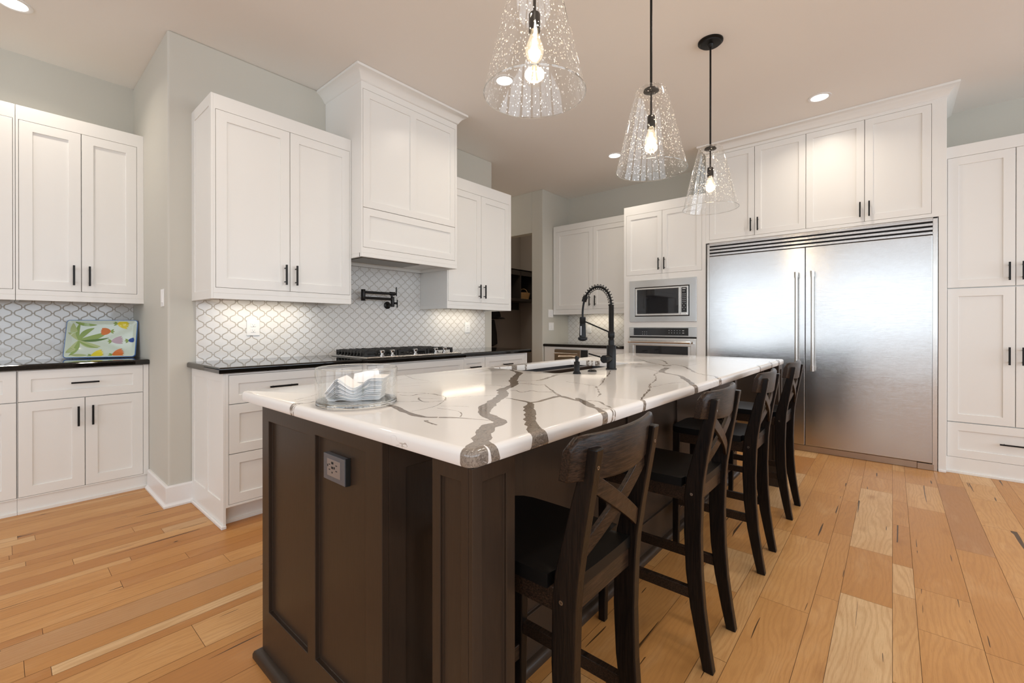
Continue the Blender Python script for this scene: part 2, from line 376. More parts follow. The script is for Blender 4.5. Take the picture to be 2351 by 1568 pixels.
struct(MB().box(-4.3, XA, YL, YL + .12, 0, ZC, 'wall_greige').build('wall_left'))
struct(MB().box(XA, XE, YW, 5.9, 0, ZC, 'wall_greige').build('wall_back', bevel=.012, seg=3))
struct(MB().box(XF, XF + .12, -4.2, YJ, 0, ZC, 'wall_greige').build('wall_right'))
wm = MB(); wm.box(XP, XF + .12, YJ, 3.857, 0, ZC, 'wall_greige'); wm.box(XP, XP + .12, 3.857, 5.2, 2.48, ZC, 'wall_greige'); wm.box(XP, XP + .12, 5.2, 5.9, 0, ZC, 'wall_greige')
struct(wm.build('wall_pantry', bevel=.006))
struct(MB().box(XE, XP, 5.78, 5.9, 0, ZC, 'wall_greige').build('wall_hall'))
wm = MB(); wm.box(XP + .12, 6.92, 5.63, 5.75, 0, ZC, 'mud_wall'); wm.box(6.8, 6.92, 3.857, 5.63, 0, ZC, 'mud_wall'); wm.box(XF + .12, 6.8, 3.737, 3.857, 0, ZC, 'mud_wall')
struct(wm.build('wall_mudroom'))
def window_wall(name, spans, lo, hi, axis, pos, th):
    m = MB(); cur = lo
    def bx(a, b, z0, z1):
        if axis == 'x': m.box(pos - th, pos, a, b, z0, z1, 'rear_wall')
        else: m.box(a, b, pos - th, pos, z0, z1, 'rear_wall')
    for a, b in spans:
        bx(cur, a, 0, ZC); bx(a, b, 0, WZ0); bx(a, b, WZ1, ZC); cur = b
    bx(cur, hi, 0, ZC); struct(m.build(name))
window_wall('wall_front', WIN_X, -4.2, YL, 'x', RX, .12)
window_wall('wall_side', WIN_Y, -4.2, XF + .12, 'y', RY, .12)
wi = 0
for spans, axis, pos in ((WIN_X, 'x', RX), (WIN_Y, 'y', RY)):
    for a, b in spans:
        wi += 1; m = MB()
        def bx(p, q, z0, z1, d0=.0, d1=.05):
            if axis == 'x': m.box(pos + d0, pos + d1 - .02, p, q, z0, z1, 'trim_white')
            else: m.box(p, q, pos + d0, pos + d1 - .02, z0, z1, 'trim_white')
        bx(a - .09, a, WZ0 - .09, WZ1 + .09); bx(b, b + .09, WZ0 - .09, WZ1 + .09); bx(a, b, WZ1, WZ1 + .09); bx(a, b, WZ0 - .09, WZ0)
        mid = (a + b) / 2; bx(mid - .03, mid + .03, WZ0, WZ1)
        struct(m.build('window_%d' % wi))
# baseboards
base_prof = [(0, 0), (.028, 0), (.028, .012), (.017, .022), (.015, .028), (.015, .125), (.010, .135), (0, .135)]
struct(MB().sweep([(.8484, YW), (XA, YW), (XA, 4.04)], base_prof, 'trim_white').build('baseboard_left', bevel=.001))
struct(MB().sweep([(XE, 5.78), (XE, YW), (3.66, YW)], base_prof, 'trim_white').build('baseboard_back'))
struct(MB().sweep([(4.95, YJ), (XP, YJ), (XP, 3.857)], [(-o_, z) for o_, z in base_prof], 'trim_white').build('baseboard_pantry'))

# ------------------------------------------------------------ cabinet parts
WH = 'cabinet_white'
def pull(parent, x, z, vertical, L, y, mat='black_metal'):
    m = MB(); h = L / 2; r = .0055
    if vertical:
        m.box(x - r, x + r, y - .036, y - .025, z - h, z + h, mat)
        for s_ in (-1, 1): m.tube([(x, y + .001, z + s_ * h * .68), (x, y - .03, z + s_ * h * .68)], .0042, mat, 8)
    else:
        m.box(x - h, x + h, y - .036, y - .025, z - r, z + r, mat)
        for s_ in (-1, 1): m.tube([(x + s_ * h * .68, y + .001, z), (x + s_ * h * .68, y - .03, z)], .0042, mat, 8)
    return m.build('handle', parent, bevel=.0015)
def front(parent, kind, x0, z0, x1, z1, rail=.06, handle=None, mullion=None, gap=.0021, rec=.009):
    a, b, c, d = x0 + gap, x1 - gap, z0 + gap, z1 - gap
    ps = [(a + rail, c + rail, b - rail, d - rail)]
    if mullion: mid = (a + b) / 2; ps = [(a + rail, c + rail, mid - mullion / 2, d - rail), (mid + mullion / 2, c + rail, b - rail, d - rail)]
    o = MB().board(a, b, c, d, 0, .019, ps, rec, WH).build(kind, parent, bevel=.0012)
    if handle:
        x, z, v, L = handle; pull(o, x, z, v, L, 0)
    return o
def carcass(parent, x1, d, z0, z1, openings, name='body', extra=None, mat=WH):
    m = MB(); m.board(0, x1, z0, z1, 0, d, openings, .022, mat)
    if extra: extra(m)
    return m.build(name, parent, bevel=.0015)

# --- left recess wall: upper cabinets (front y=4.23)
YU = 4.23; ZB, ZT = 1.326, 2.571
def uppers(name, label, loc, rz, wdt, d, doors, ztop, handles, side_panel=False, hz=.18, dz0=None, dz1=None, rail=.06, underlight=None):
    c = thing(name, label, 'cabinet', loc, rz)
    H = ztop - ZB; o0 = dz0 - ZB if dz0 else .068; o1 = dz1 - ZB if dz1 else H - .09
    def ex(m):
        m.box(0, wdt, 0, .02, 0, .035, WH); m.box(0, .018, .02, d, 0, .035, WH); m.box(wdt - .018, wdt, .02, d, 0, .035, WH)
        m.box(.018, wdt - .018, .16, .175, .010, .035, WH)
    carcass(c, wdt, d, .035, H, [(doors[0][0], o0, doors[-1][1], o1)], extra=ex)
    for (a, b), hx in zip(doors, handles): front(c, 'door', a, o0, b, o1, rail, (hx, o0 + .11, True, .135) if hx else None)
    return c
cu = uppers('wall_cabinet', 'white upper cabinet with two shaker doors above the leaning flower tray', (.073, YU, ZB), 0, .635, YL - YU, [(.012, .301), (.301, .597)], ZT, [.262, .340])
cu2 = uppers('wall_cabinet', 'white upper cabinet cut by the left edge of the picture', (-.60, YU, ZB), 0, .671, YL - YU, [(.05, .355), (.355, .662)], ZT, [.32, .39])
# left base cabinets (front y=4.06) and toe/base trim
YB = 4.06
def base_left(label, x0, wdt, handles=True):
    c = thing('base_cabinet', label, 'cabinet', (x0, YB, 0))
    def ex(m):
        m.box(0, wdt, .012, .55, 0, .098, WH)
        m.box(0, wdt, 0.0, .014, 0, .018, WH)
    R = wdt - .03 if handles else wdt
    carcass(c, wdt, YL - YB - .004, .096, .886, [(.002, .103, R, .884)], extra=ex)
    front(c, 'drawer', .002, .690, R, .884, .055, (R / 2 - .0, .79, False, .135)); mid = R / 2
    front(c, 'door', .002, .103, mid, .690, .06, (mid - .033, .57, True, .13)); front(c, 'door', mid, .103, R, .690, .06, (mid + .036, .57, True, .13))
    return c
base_left('white base cabinet under the black counter that holds the flower tray', .074, .632)
base_left('white base cabinet cut by the left edge of the picture', -.56, .633, False)
def counter(name, label, cat, pts, z0, z1, mat, r=.012):
    """slab with rounded edge from an outline"""
    prof = [(-.03, z0), (-.004, z0), (0, z0 + .004), (0, z1 - r)]
    for k in range(1, 6):
        a = PI / 2 * k / 5; prof.append((-r + r * math.cos(a), z1 - r + r * math.sin(a)))
    prof.append((-.03, z1))
    prof = [(-o_, z) for o_, z in prof]
    m = MB(); m.sweep(pts, prof, mat, closed=True)
    n = len(pts); k = len(prof)
    m.face([i * k for i in range(n)], mat); m.face([i * k + k - 1 for i in range(n)][::-1], mat)
    o = m.build(name); return tag(o, label, cat)
ZCT = .9234
counter('countertop', 'polished black granite counter carrying the painted flower tray', 'countertop', [(-1.2, 4.035), (XA - .001, 4.035), (XA - .001, YL - .001), (-1.2, YL - .001)], .8875, ZCT, 'black_granite')
def backsplash(label, mat, x0, x1, y0, y1, z0, z1, cuts=None):
    m = MB(); m.box(x0, x1, y0, y1, z0, z1, mat)
    if cuts: m.box(*cuts, mat)
    return tag(m.build('tile_backsplash'), label, 'backsplash')
backsplash('lantern tile backsplash behind the painted flower tray', 'tile_recess', -1.2, XA - .001, YL - .009, YL - .0005, ZCT, ZB + .034)

# --- cooktop wall uppers (front y=3.1105)
YU1 = 3.1105; DU = YW - YU1
def end_panel(parent, d, z0, z1, splits=1, x=0.0, name='side_panel', rail=.05, t=.012, trims=None):
    """shaker panel on the -x side: built facing -y then turned"""
    o = MB(); ps = []
    a, b = .012, d - .012
    if splits == 1: ps = [(a + rail, z0 + rail * 1.1, b - rail * .6, z1 - rail * 1.4)]
    else:
        mid = (a + b) / 2; ps = [(a + rail * .7, z0 + rail * 3.0, mid - .022, z1 - rail), (mid + .022, z0 + rail * 3.0, b - rail * .7, z1 - rail)]
    o.board(0, d, z0, z1, 0, t, ps, .005, WH)
    ob = o.build(name, parent, bevel=.001, loc=(x - t, d, 0), rot=(0, 0, -PI / 2))
    return ob
c1 = uppers('wall_cabinet', 'white upper cabinet with two shaker doors left of the range hood', (.848, YU1, ZB), 0, .898, DU, [(.012, .450), (.450, .888)], 2.570, [.415, .485])
end_panel(c1, DU, 0, 2.570 - ZB, 1)
c2 = uppers('wall_cabinet', 'white upper cabinet with two shaker doors right of the range hood', (2.6987, YU1, ZB), 0, .901, DU, [(.014, .447), (.447, .868)], 2.570, [.412, .482], dz1=2.46)
# range hood cabinet
YH = 2.9702
hd = thing('range_hood', 'tall white panelled range hood with crown moulding above the gas cooktop', 'range hood', (1.748, YH, 1.676))
hw = .9454; hh = 2.972 - 1.676
def ex(m):
    m.box(0, .02, .02, YW - YH - .001, 0, .03, WH); m.box(hw - .02, hw, .02, YW - YH - .001, 0, .03, WH); m.box(0, hw, 0, .03, 0, .03, WH); m.box(0, hw, YW - YH - .05, YW - YH - .001, 0, .03, WH)
carcass(hd, hw, YW - YH - .001, .03, hh + .02, [(.014, .070, hw - .022, 1.247)], extra=ex)
front(hd, 'upper_panel', .014, .368, hw - .022, 1.247, .055, mullion=.06); front(hd, 'lower_panel', .014, .070, hw - .022, .368, .055)
crown = [(0, 0), (.006, .002), (.012, .012), (.020, .026), (.034, .044), (.052, .058), (.066, .066), (.072, .068), (.072, .086), (0, .086)]
cm_ = MB().sweep([(hw, YW - YH), (hw, 0), (0, 0), (0, YW - YH)][::-1], [(-o_, hh + z) for o_, z in crown], WH)
cm_.build('crown_moulding', hd, smooth=True)
MB().box(.08, .66, .06, .42, .022, .0295, 'hood_steel').box(.10, .64, .08, .13, .018, .024, 'black_plastic').box(.10, .64, .15, .40, .016, .024, 'hood_steel').build('filter_insert', hd, bevel=.002)
# tiles behind cooktop
m = MB(); m.box(.858, 3.605, YW - .009, YW - .0005, ZCT, ZB + .034, 'tile_x'); m.box(1.748, 2.697, YW - .009, YW - .0005, ZB + .034, 1.675, 'tile_x')
tag(m.build('tile_backsplash'), 'large lantern tile backsplash behind the gas cooktop and pot filler', 'backsplash')
# base run under cooktop, front y=2.89
YC = 2.89; DC = YW - YC - .004
def toe(m, wdt, front_y=0.0, d=DC):
    m.box(0, wdt, front_y + .075, d - .01, 0, .118, WH); m.box(0, wdt, front_y + .063, front_y + .075, 0, .02, WH)
b1 = thing('base_cabinet', 'white base cabinet with three stacked drawers at the left end of the cooktop run', 'cabinet', (.8484, YC, 0))
W1 = 1.712 - .8484
carcass(b1, W1, DC, .115, .886, [(.014, .128, W1 - .003, .876)], extra=lambda m: toe(m, W1))
front(b1, 'drawer', .014, .706, W1 - .003, .876, .05, (.31, .79, False, .165)); front(b1, 'drawer', .014, .418, W1 - .003, .706, .055, (.31, .60, False, .165)); front(b1, 'drawer', .014, .128, W1 - .003, .418, .055, (.31, .31, False, .165))
ep = end_panel(b1, DC, 0, .886, 2, x=0, name='side_panel', t=.014)
MB().box(-.026, -.014, -.004, DC, 0, .018, 'trim_white').box(-.026, .0, -.012, -.001, 0, .018, 'trim_white').build('shoe_moulding', b1, bevel=.003)
b2 = thing('base_cabinet', 'white base cabinet with wide drawers directly under the gas cooktop', 'cabinet', (1.712, YC - .04, 0)); W2 = .968
carcass(b2, W2, DC + .04, .115, .886, [(.012, .128, W2 - .012, .876)], extra=lambda m: toe(m, W2, .04, DC + .04))
front(b2, 'false_front', .012, .69, W2 - .012, .876, .05)
front(b2, 'drawer', .012, .41, W2 - .012, .69, .055, (.48, .6, False, .165)); front(b2, 'drawer', .012, .128, W2 - .012, .41, .055, (.48, .3, False, .165))
b3 = thing('base_cabinet', 'narrow white base cabinet between the cooktop cabinet and the end drawers', 'cabinet', (2.681, YC, 0)); W3 = .292
carcass(b3, W3, DC, .115, .886, [(.004, .128, W3 - .001, .876)], extra=lambda m: toe(m, W3))
front(b3, 'drawer', .004, .706, W3 - .001, .876, .05, (W3 / 2, .79, False, .135)); front(b3, 'door', .004, .128, W3 - .001, .706, .055, (.05, .6, True, .13))
b4 = thing('base_cabinet', 'white base cabinet ending the cooktop run beside the mudroom doorway', 'cabinet', (2.974, YC, 0)); W4 = .626
carcass(b4, W4, DC, .115, .886, [(.001, .128, W4 - .03, .876)], extra=lambda m: toe(m, W4))
front(b4, 'drawer', .001, .706, W4 - .03, .876, .05, (.30, .79, False, .135)); front(b4, 'door', .001, .128, .30, .706, .055, (.265, .6, True, .13)); front(b4, 'door', .30, .128, W4 - .03, .706, .055, (.335, .6, True, .13))
counter('countertop', 'long black granite counter holding the gas cooktop', 'countertop', [(.809, 2.869), (1.695, 2.869), (1.712, 2.825), (2.668, 2.825), (2.685, 2.869), (3.646, 2.869), (3.646, YW - .001), (.809, YW - .001)], .8875, ZCT, 'black_granite')

# --- fridge wall (local x = Ystart - Y, facing -X)
R90 = -PI / 2
c3 = uppers('wall_cabinet', 'white upper cabinet with two shaker doors left of the microwave tower', (5.15, 3.655, ZB), R90, 1.214, XF - 5.15 - .001, [(.045, .640), (.640, 1.205)], 2.571, [.600, .682], dz1=2.49)
b5 = thing('base_cabinet', 'white base cabinet left of the oven tower with the drop-in appliance opening', 'cabinet', (4.94, 3.655, 0), R90)
W5 = 1.214; D5 = XF - 4.94 - .001
carcass(b5, W5, D5, .115, .886, [(.17, .10, .69, .86), (.70, .128, W5 - .003, .876)], extra=lambda m: toe(m, W5, 0, D5))
front(b5, 'drawer', .702, .706, W5 - .003, .876, .05, (.95, .79, False, .135)); front(b5, 'door', .702, .128, .955, .706, .055, (.92, .6, True, .13)); front(b5, 'door', .955, .128, W5 - .003, .706, .055, (.99, .6, True, .13))
ic = thing('ice_maker', 'undercounter stainless appliance with bronze reflections painted into its colour left of the oven tower', 'ice maker', (4.94, 3.655, 0), R90)
MB().box(.176, .588, -.012, .0215, .12, .852, 'stainless_warm').build('door', ic, bevel=.003); MB().box(.588, .685, -.002, .0215, .12, .852, 'black_plastic').build('frame', ic, bevel=.002)
MB().tube([(.20, -.045, .80), (.56, -.045, .80)], .009, 'stainless_trim', 12).tube([(.22, -.01, .80), (.22, -.045, .80)], .006, 'stainless_trim', 8).tube([(.54, -.01, .80), (.54, -.045, .80)], .006, 'stainless_trim', 8).build('handle', ic, smooth=True)
counter('countertop', 'short black granite counter left of the oven tower', 'countertop', [(4.92, 2.4405), (XF - .001, 2.4405), (XF - .001, YJ - .001), (4.92, YJ - .001)], .8875, ZCT, 'black_granite')
backsplash('lantern tile backsplash between the light switches and the oven tower', 'tile_y', XF - .009, XF - .0005, 2.4405, YJ - .001, ZCT, ZB + .034)
# oven tower
XT = 4.893; TW = .938; YT = 2.4395; DT = XF - XT - .001
ot = thing('oven_tower', 'tall white cabinet tower housing the microwave and wall oven', 'cabinet', (XT, YT, 0), R90)
def hole_board():
    m = MB(); m.board(0, TW, 0, 2.576, 0, DT, [(.03, 1.76, .90, 2.475), (.10, 1.225, .83, 1.675), (.10, .45, .83, 1.135), (.03, .12, .90, .43)], .022, WH); return m
hole_board().build('body', ot, bevel=.0015)
front(ot, 'door', .03, 1.76, .465, 2.475, .055, (.432, 1.87, True, .135)); front(ot, 'door', .465, 1.76, .90, 2.475, .055, (.498, 1.87, True, .135)); front(ot, 'drawer', .03, .12, .90, .43, .055, (.465, .3, False, .165))
mw = thing('microwave', 'built-in stainless microwave above the wall oven', 'microwave', (XT, YT, 0), R90)
X0, X1, Z0, Z1 = .080, .849, 1.2112, 1.6927
# trim frame as board with central hole
m = MB(); m.board(X0, X1, Z0, Z1, -.014, .013, [(.145, 1.275, .775, 1.612)], .0129, 'stainless'); m.build('trim_frame', mw, bevel=.002)
m = MB(); m.box(.145, .775, -.003, -.0011, 1.275, 1.612, 'dark_void'); m.build('recess', mw)
m = MB(); m.board(.155, .675, 1.284, 1.602, -.024, .02, [(.175, 1.305, .660, 1.585)], .003, 'stainless_trim'); dr = m.build('door', mw, bevel=.0015)
m = MB().box(.177, .658, -.0235, -.0209, 1.307, 1.583, 'black_glass'); m.build('window', dr)
m = MB(); m.box(.677, .766, -.024, -.004, 1.284, 1.602, 'stainless_trim'); cp = m.build('control_panel', mw, bevel=.0015)
m = MB(); m.box(.692, .750, -.0252, -.0238, 1.315, 1.588, 'black_glass')
for r_ in range(9):
    for q in range(3):
        if r_ < 5 or (r_ + q) % 2: m.box(.702 + q * .015, .709 + q * .015, -.0258, -.0251, 1.51 - r_ * .021, 1.517 - r_ * .021, 'grey_print')
m.box(.703, .738, -.0258, -.0251, 1.570, 1.576, 'white_plastic'); m.box(.703, .73, -.0258, -.0251, 1.545, 1.550, 'grey_print')
m.build('keypad', cp)
MB().box(.692, .75, -.0255, -.0236, 1.295, 1.309, 'chrome').build('open_button', cp, bevel=.001)
ov = thing('wall_oven', 'built-in stainless wall oven below the microwave', 'oven', (XT, YT, 0), R90)
MB().box(.080, .849, -.018, -.001, 1.045, 1.152, 'stainless').build('control_panel', ov, bevel=.002)
kp = ov.children[0]; m = MB(); m.box(.135, .765, -.0195, -.0178, 1.058, 1.142, 'black_glass')
for q in range(5):
    for r_ in range(2): m.box(.55 + q * .03, .558 + q * .03, -.0200, -.0194, 1.085 + r_ * .025, 1.090 + r_ * .025, 'grey_print')
for q in range(3): m.box(.24 + q * .025, .248 + q * .025, -.0200, -.0194, 1.07, 1.075, 'grey_print'); m.box(.24 + q * .025, .248 + q * .025, -.0200, -.0194, 1.095, 1.10, 'grey_print')
m.box(.70, .72, -.0200, -.0194, 1.11, 1.114, 'white_plastic'); m.box(.70, .72, -.0200, -.0194, 1.085, 1.089, 'white_plastic'); m.build('display', kp)
MB().box(.082, .847, -.016, -.001, 1.028, 1.045, 'dark_void').build('vent_gap', ov)
m = MB(); m.board(.080, .849, .44, 1.028, -.034, .033, [(.135, .52, .795, .945)], .004, 'stainless_trim'); dr = m.build('door', ov, bevel=.002)
MB().box(.165, .765, -.0315, -.0295, .54, .94, 'black_glass').build('window', dr)
m = MB(); m.tube([(.105, -.085, .985), (.80, -.085, .985)], .012, 'stainless_trim', 14)
for x in (.115, .79): m.tube([(x, -.033, .985), (x, -.085, .985)], .010, 'chrome', 12); m.tube([(x - .018, -.085, .985), (x + .018, -.085, .985)], .0145, 'chrome', 14)
m.build('handle', dr, smooth=True)
# fridge surround cabinet
YS = 1.501; fc = thing('fridge_cabinet', 'tall white cabinet surround with four doors over the double refrigerator', 'cabinet', (XT, YS, 0), R90)
FW = YS + .3247
m = MB(); m.board(0, FW, 2.036, 3.005, 0, DT, [(.036, 2.066, 1.739, 2.948)], .022, WH); m.box(FW - .046, FW, 0, DT, 0, 2.036, WH); m.build('body', fc, bevel=.0015)
ds = [.036, .463, .890, 1.317, 1.739]
for i in range(4):
    hx = ds[i + 1] - .03 if i % 2 == 0 else ds[i] + .032
    front(fc, 'door', ds[i], 2.066, ds[i + 1], 2.948, .055, (hx, 2.17, True, .13))
MB().sweep([(0, DT), (0, 0), (FW, 0), (FW, DT)], [(-o_ if True else o_, 2.974 + z * .985) for o_, z in crown], WH).build('crown_moulding', fc, smooth=True)
MB().box(FW - .046, FW, -.010, .03, 0, .018, 'trim_white').build('shoe_moulding', fc, bevel=.003)
# refrigerator
fr_ = thing('refrigerator', 'wide stainless double refrigerator with two tall bar handles', 'refrigerator', (XT, 1.486, 0), R90); RW = 1.7604
m = MB(); m.box(.002, RW - .002, .002, .60, .02, 2.033, 'dark_void'); m.build('body', fr_)
m = MB(); m.box(.0, .026, -.004, .03, .06, 2.033, 'stainless_trim'); m.box(RW - .030, RW, -.004, .03, .0, 2.033, 'stainless_trim'); m.box(.0, RW, -.004, .03, 2.022, 2.033, 'stainless_trim'); m.build('side_trim', fr_, bevel=.002)
m = MB()
for q in range(4): z = 1.897 + q * .0345; m.box(.027, RW - .031, -.018, -.002, z, z + .020, 'stainless')
m.box(.027, RW - .031, .0, .002, 1.895, 2.022, 'dark_void'); m.build('top_grille', fr_, bevel=.002)
MB().box(.028, .8725, -.03, .001, .062, 1.889, 'stainless').build('door', fr_, bevel=.004, seg=3); dL = fr_.children[-1]
MB().box(.8775, RW - .032, -.03, .001, .062, 1.889, 'stainless').build('door', fr_, bevel=.004, seg=3); dR = fr_.children[-1]
dL, dR = [c for c in fr_.children if c.name.startswith('door')]
for d_, x in ((dL, .8125), (dR, .937)):
    m = MB(); m.tube([(x, -.085, .80), (x, -.085, 1.615)], .0125, 'stainless_trim', 16)
    for za, zb in ((.752, .802), (1.610, 1.662)): m.tube([(x, -.085, za), (x, -.085, zb)], .0165, 'stainless_trim', 16)
    for z in (.79, 1.625): m.tube([(x, -.029, z), (x, -.085, z)], .010, 'stainless_trim', 12)
    m.build('handle', d_, smooth=True)
MB().box(.02, RW - .12, -.005, .02, .001, .055, 'stainless_warm').box(RW - .12, RW - .02, -.010, .02, .001, .052, 'stainless_warm').build('toe_plate', fr_, bevel=.002)
# tall pantry cabinets right of fridge
tp = thing('pantry_cabinet', 'tall white pantry cabinet at the right edge of the picture', 'cabinet', (4.938, -.3258, 0), R90); PW = .74
carcass(tp, PW, XF - 4.938 - .001, .0, 2.584, [(.005, .125, PW - .005, 2.493)], extra=lambda m: m.box(0, PW, -.012, .0, 0, .018, WH))
mid = .3705
for a, b, hx in ((.005, mid, mid - .034), (mid, PW - .005, mid + .034)):
    front(tp, 'door', a, 1.462, b, 2.493, .062, (hx, 1.571, True, .136)); front(tp, 'door', a, .405, b, 1.458, .062, (hx, .936, True, .134))
front(tp, 'drawer', .005, .125, PW - .005, .402, .062, (mid, .269, False, .165))
tp2 = thing('pantry_cabinet', 'tall white pantry cabinet beyond the right edge of the picture', 'cabinet', (4.938, -.3258 - PW, 0), R90)
carcass(tp2, .8, XF - 4.938 - .001, .0, 2.584, [(.005, .125, .795, 2.493)])
front(tp2, 'door', .005, .125, .4, 2.493, .062, (.36, 1.3, True, .14)); front(tp2, 'door', .4, .125, .795, 2.493, .062, (.44, 1.3, True, .14))

# ------------------------------------------------------------ island
ZI = .914; ZIB = .879; IX0, IX1, IY0, IY1 = .592, 3.83, .612, 1.855
BX0, BX1, BY0, BY1 = .600, 3.80, .928, 1.665
ID = 'island_dark'
isl = thing('kitchen_island', 'dark brown panelled kitchen island under the white marble top', 'kitchen island', (0, 0, 0))
m = MB(); m.box(BX0 + .02, BX1 - .02, BY0 + .02, BY0 + .05, 0.0, ZIB - .001, ID); m.box(BX0 + .02, BX1 - .02, BY1 - .05, BY1 - .02, 0.0, ZIB - .001, ID)
m.box(BX0 + .02, BX1 - .02, BY0 + .05, BY1 - .05, 0.0, .12, ID); m.build('body', isl)
# end panel facing -x (local x = BY1 - y)
W_ = BY1 - BY0
MB().board(0, W_, 0, ZIB - .001, 0, .02, [(.055, .180, .345, .832), (.393, .185, .664, .840)], .013, ID).build('end_panel', isl, bevel=.0015, loc=(BX0, BY1, 0), rot=(0, 0, R90))
MB().board(0, W_, 0, ZIB - .001, 0, .02, [(.055, .180, .345, .832), (.393, .185, .664, .840)], .013, ID).build('end_panel', isl, bevel=.0015, loc=(BX1, BY0, 0), rot=(0, 0, PI / 2))
# seating side panels facing -y
edges = [.64, 1.106, 1.52, 1.93, 2.55, 3.16, 3.77]; ps = [(a + .03, .18, b - .03, .80) for a, b in zip(edges[:-1], edges[1:])]
MB().board(BX0 + .02, BX1 - .02, 0, ZIB - .001, BY0, .02, ps, .010, ID).build('seating_panel', isl, bevel=.0015)
ps = [(BX0 + .05 + i * .52, .14, BX0 + .05 + i * .52 + .50, .80) for i in range(6)]
bk = MB().board(-BX1 + .02, -BX0 - .02, 0, ZIB - .001, -BY1, .02, [(-c_, b_, -a_, d_) for a_, b_, c_, d_ in ps], .010, ID).build('kitchen_side_panel', isl, bevel=.0015, rot=(0, 0, PI))
for px in (BX0, 3.655):
    m = MB(); pw = .128; py0, py1 = .6175, .7400
    m.box(px + .012, px + pw, py0 + .012, py1, 0, ZIB - .001, ID)
    m.board(px, px + pw, 0, ZIB - .001, py0, .0119, [(px + .028, .16, px + pw - .028, .845)], .008, ID)
    po = m.build('post', isl, bevel=.0015)
    MB().board(0, py1 - py0 - .012, 0, ZIB - .001, 0, .0119, [(.026, .16, py1 - py0 - .012 - .022, .845)], .008, ID).build('post_face', po, bevel=.0015, loc=(px, py1, 0), rot=(0, 0, R90))
shoe = [(0, 0), (.024, 0), (.024, .014), (.020, .024), (.010, .031), (0, .033)]
MB().sweep([(BX1, BY1), (BX0, BY1), (BX0, BY0), (BX1, BY0)][::-1], [(o_, z) for o_, z in shoe], ID).build('shoe_moulding', isl, smooth=True)
# outlet box on the end panel
ob_ = thing('power_outlet', 'square grey pop-out power outlet on the end of the dark island', 'outlet', (BX0 + .012, 1.2115, .731), R90)
MB().box(0, .115, -.016, .0, 0, .071, 'outlet_plate').build('housing', ob_, bevel=.001)
MB().box(-.001 + .115, .117, -.013, .0, -.001, .073, 'dark_void').build('housing_shade', ob_)  # near-black sheet painted as the shaded right side of the box
m = MB(); m.box(.022, .093, -.0175, -.0155, .013, .060, 'outlet_face'); fce = m.build('socket_face', ob_, bevel=.001)
m = MB()
for x, z, a, b in ((.033, .044, .007, .0022), (.033, .030, .007, .0022), (.047, .048, .011, .006), (.047, .035, .011, .006), (.070, .046, .008, .0022), (.070, .031, .008, .0022), (.025, .038, .004, .006), (.061, .036, .005, .006), (.049, .023, .005, .004)):
    m.box(x, x + a, -.0180, -.0172, z, z + b, 'dark_void')
m.build('socket_slots', fce)

# ---- marble top: outline + traced veins, triangulated together so veins run down the edges
def bp(u, v, z=ZI):
    a = (u - 1175.5) / F; b = -(v - 784 - CY) / F
    d = 1.0; X = d * math.cos(YAW) + a * math.sin(YAW); Y = d * math.sin(YAW) - a * math.cos(YAW)
    t_ = (z - CZ) / (b - .0021); return (t_ * X, t_ * Y)
def c6(x, y): return (840 + x / 4.521, 780 + y / 4.521)
def c7(x, y): return (1300 + x / 4.521, 780 + y / 4.521)
def c8(x, y): return (540 + x / 3.3586, 780 + y / 3.3586)
VE = []   # (material, [ (u,v,width m) ], jag)
def vein(kind, conv, pts, jag=.25): VE.append((kind, [(bp(*conv(p[0], p[1])), p[2] * (.86 if kind == 'V' or p[2] > .012 else 1.0)) for p in pts], jag if kind == 'V' else jag + .35))
vein('V', c6, [(1330, 275, .004), (1455, 298, .012), (1530, 322, .02), (1590, 345, .042), (1560, 380, .034), (1530, 415, .046), (1535, 470, .036), (1420, 515, .040), (1425, 570, .046), (1330, 640, .044), (1235, 715, .048), (1245, 775, .040), (1390, 852, .044), (1270, 910, .046), (1215, 965, .046), (1195, 1040, .044), (1140, 1100, .036), (1085, 1145, .030), (1040, 1180, .028), (1000, 1205, .026), (960, 1230, .026)])
vein('V', c6, [(1225, 1045, .014), (1275, 1085, .020), (1290, 1160, .024), (1290, 1300, .030)])
vein('V', c6, [(1440, 600, .006), (1560, 622, .012), (1700, 655, .016), (1690, 700, .036), (1710, 770, .036), (1710, 850, .036), (1735, 910, .038), (1765, 960, .046), (1735, 1030, .06), (1715, 1120, .08)])
vein('V', c6, [(1700, 655, .014), (1800, 640, .018), (1920, 605, .018), (2020, 588, .028), (2150, 620, .018), (2250, 640, .03), (2351, 690, .03)])
vein('V', c7, [(190, 650, .03), (250, 690, .024), (330, 718, .020), (375, 755, .02), (390, 850, .025)])
vein('V', c7, [(110, 605, .012), (145, 625, .03), (180, 625, .012)], .1)
vein('F', c7, [(140, 625, .004), (330, 640, .008), (390, 670, .006), (475, 722, .008), (440, 800, .012)])
vein('F', c7, [(210, 665, .006), (300, 700, .006), (475, 722, .006)])
vein('F', c6, [(2020, 588, .012), (1945, 535, .008), (1880, 490, .006), (1860, 470, .004)])
vein('F', c6, [(1560, 425, .006), (1640, 425, .006), (1800, 420, .012), (1880, 398, .02), (1990, 362, .022)])
vein('F', c6, [(1560, 455, .005), (1700, 458, .008), (1790, 470, .01), (1870, 465, .006)])
vein('F', c6, [(1500, 530, .004), (1560, 528, .006), (1620, 545, .005), (1720, 530, .004), (1800, 540, .008), (1945, 540, .006)])
vein('V', c6, [(210, 680, .016), (300, 695, .028), (420, 755, .02), (560, 795, .022), (640, 805, .014), (745, 805, .014)])
vein('V', c6, [(755, 807, .012), (880, 808, .016), (980, 812, .010), (1100, 822, .006), (1290, 836, .004)])
vein('F', c6, [(628, 838, .010), (640, 858, .008), (740, 886, .003)])
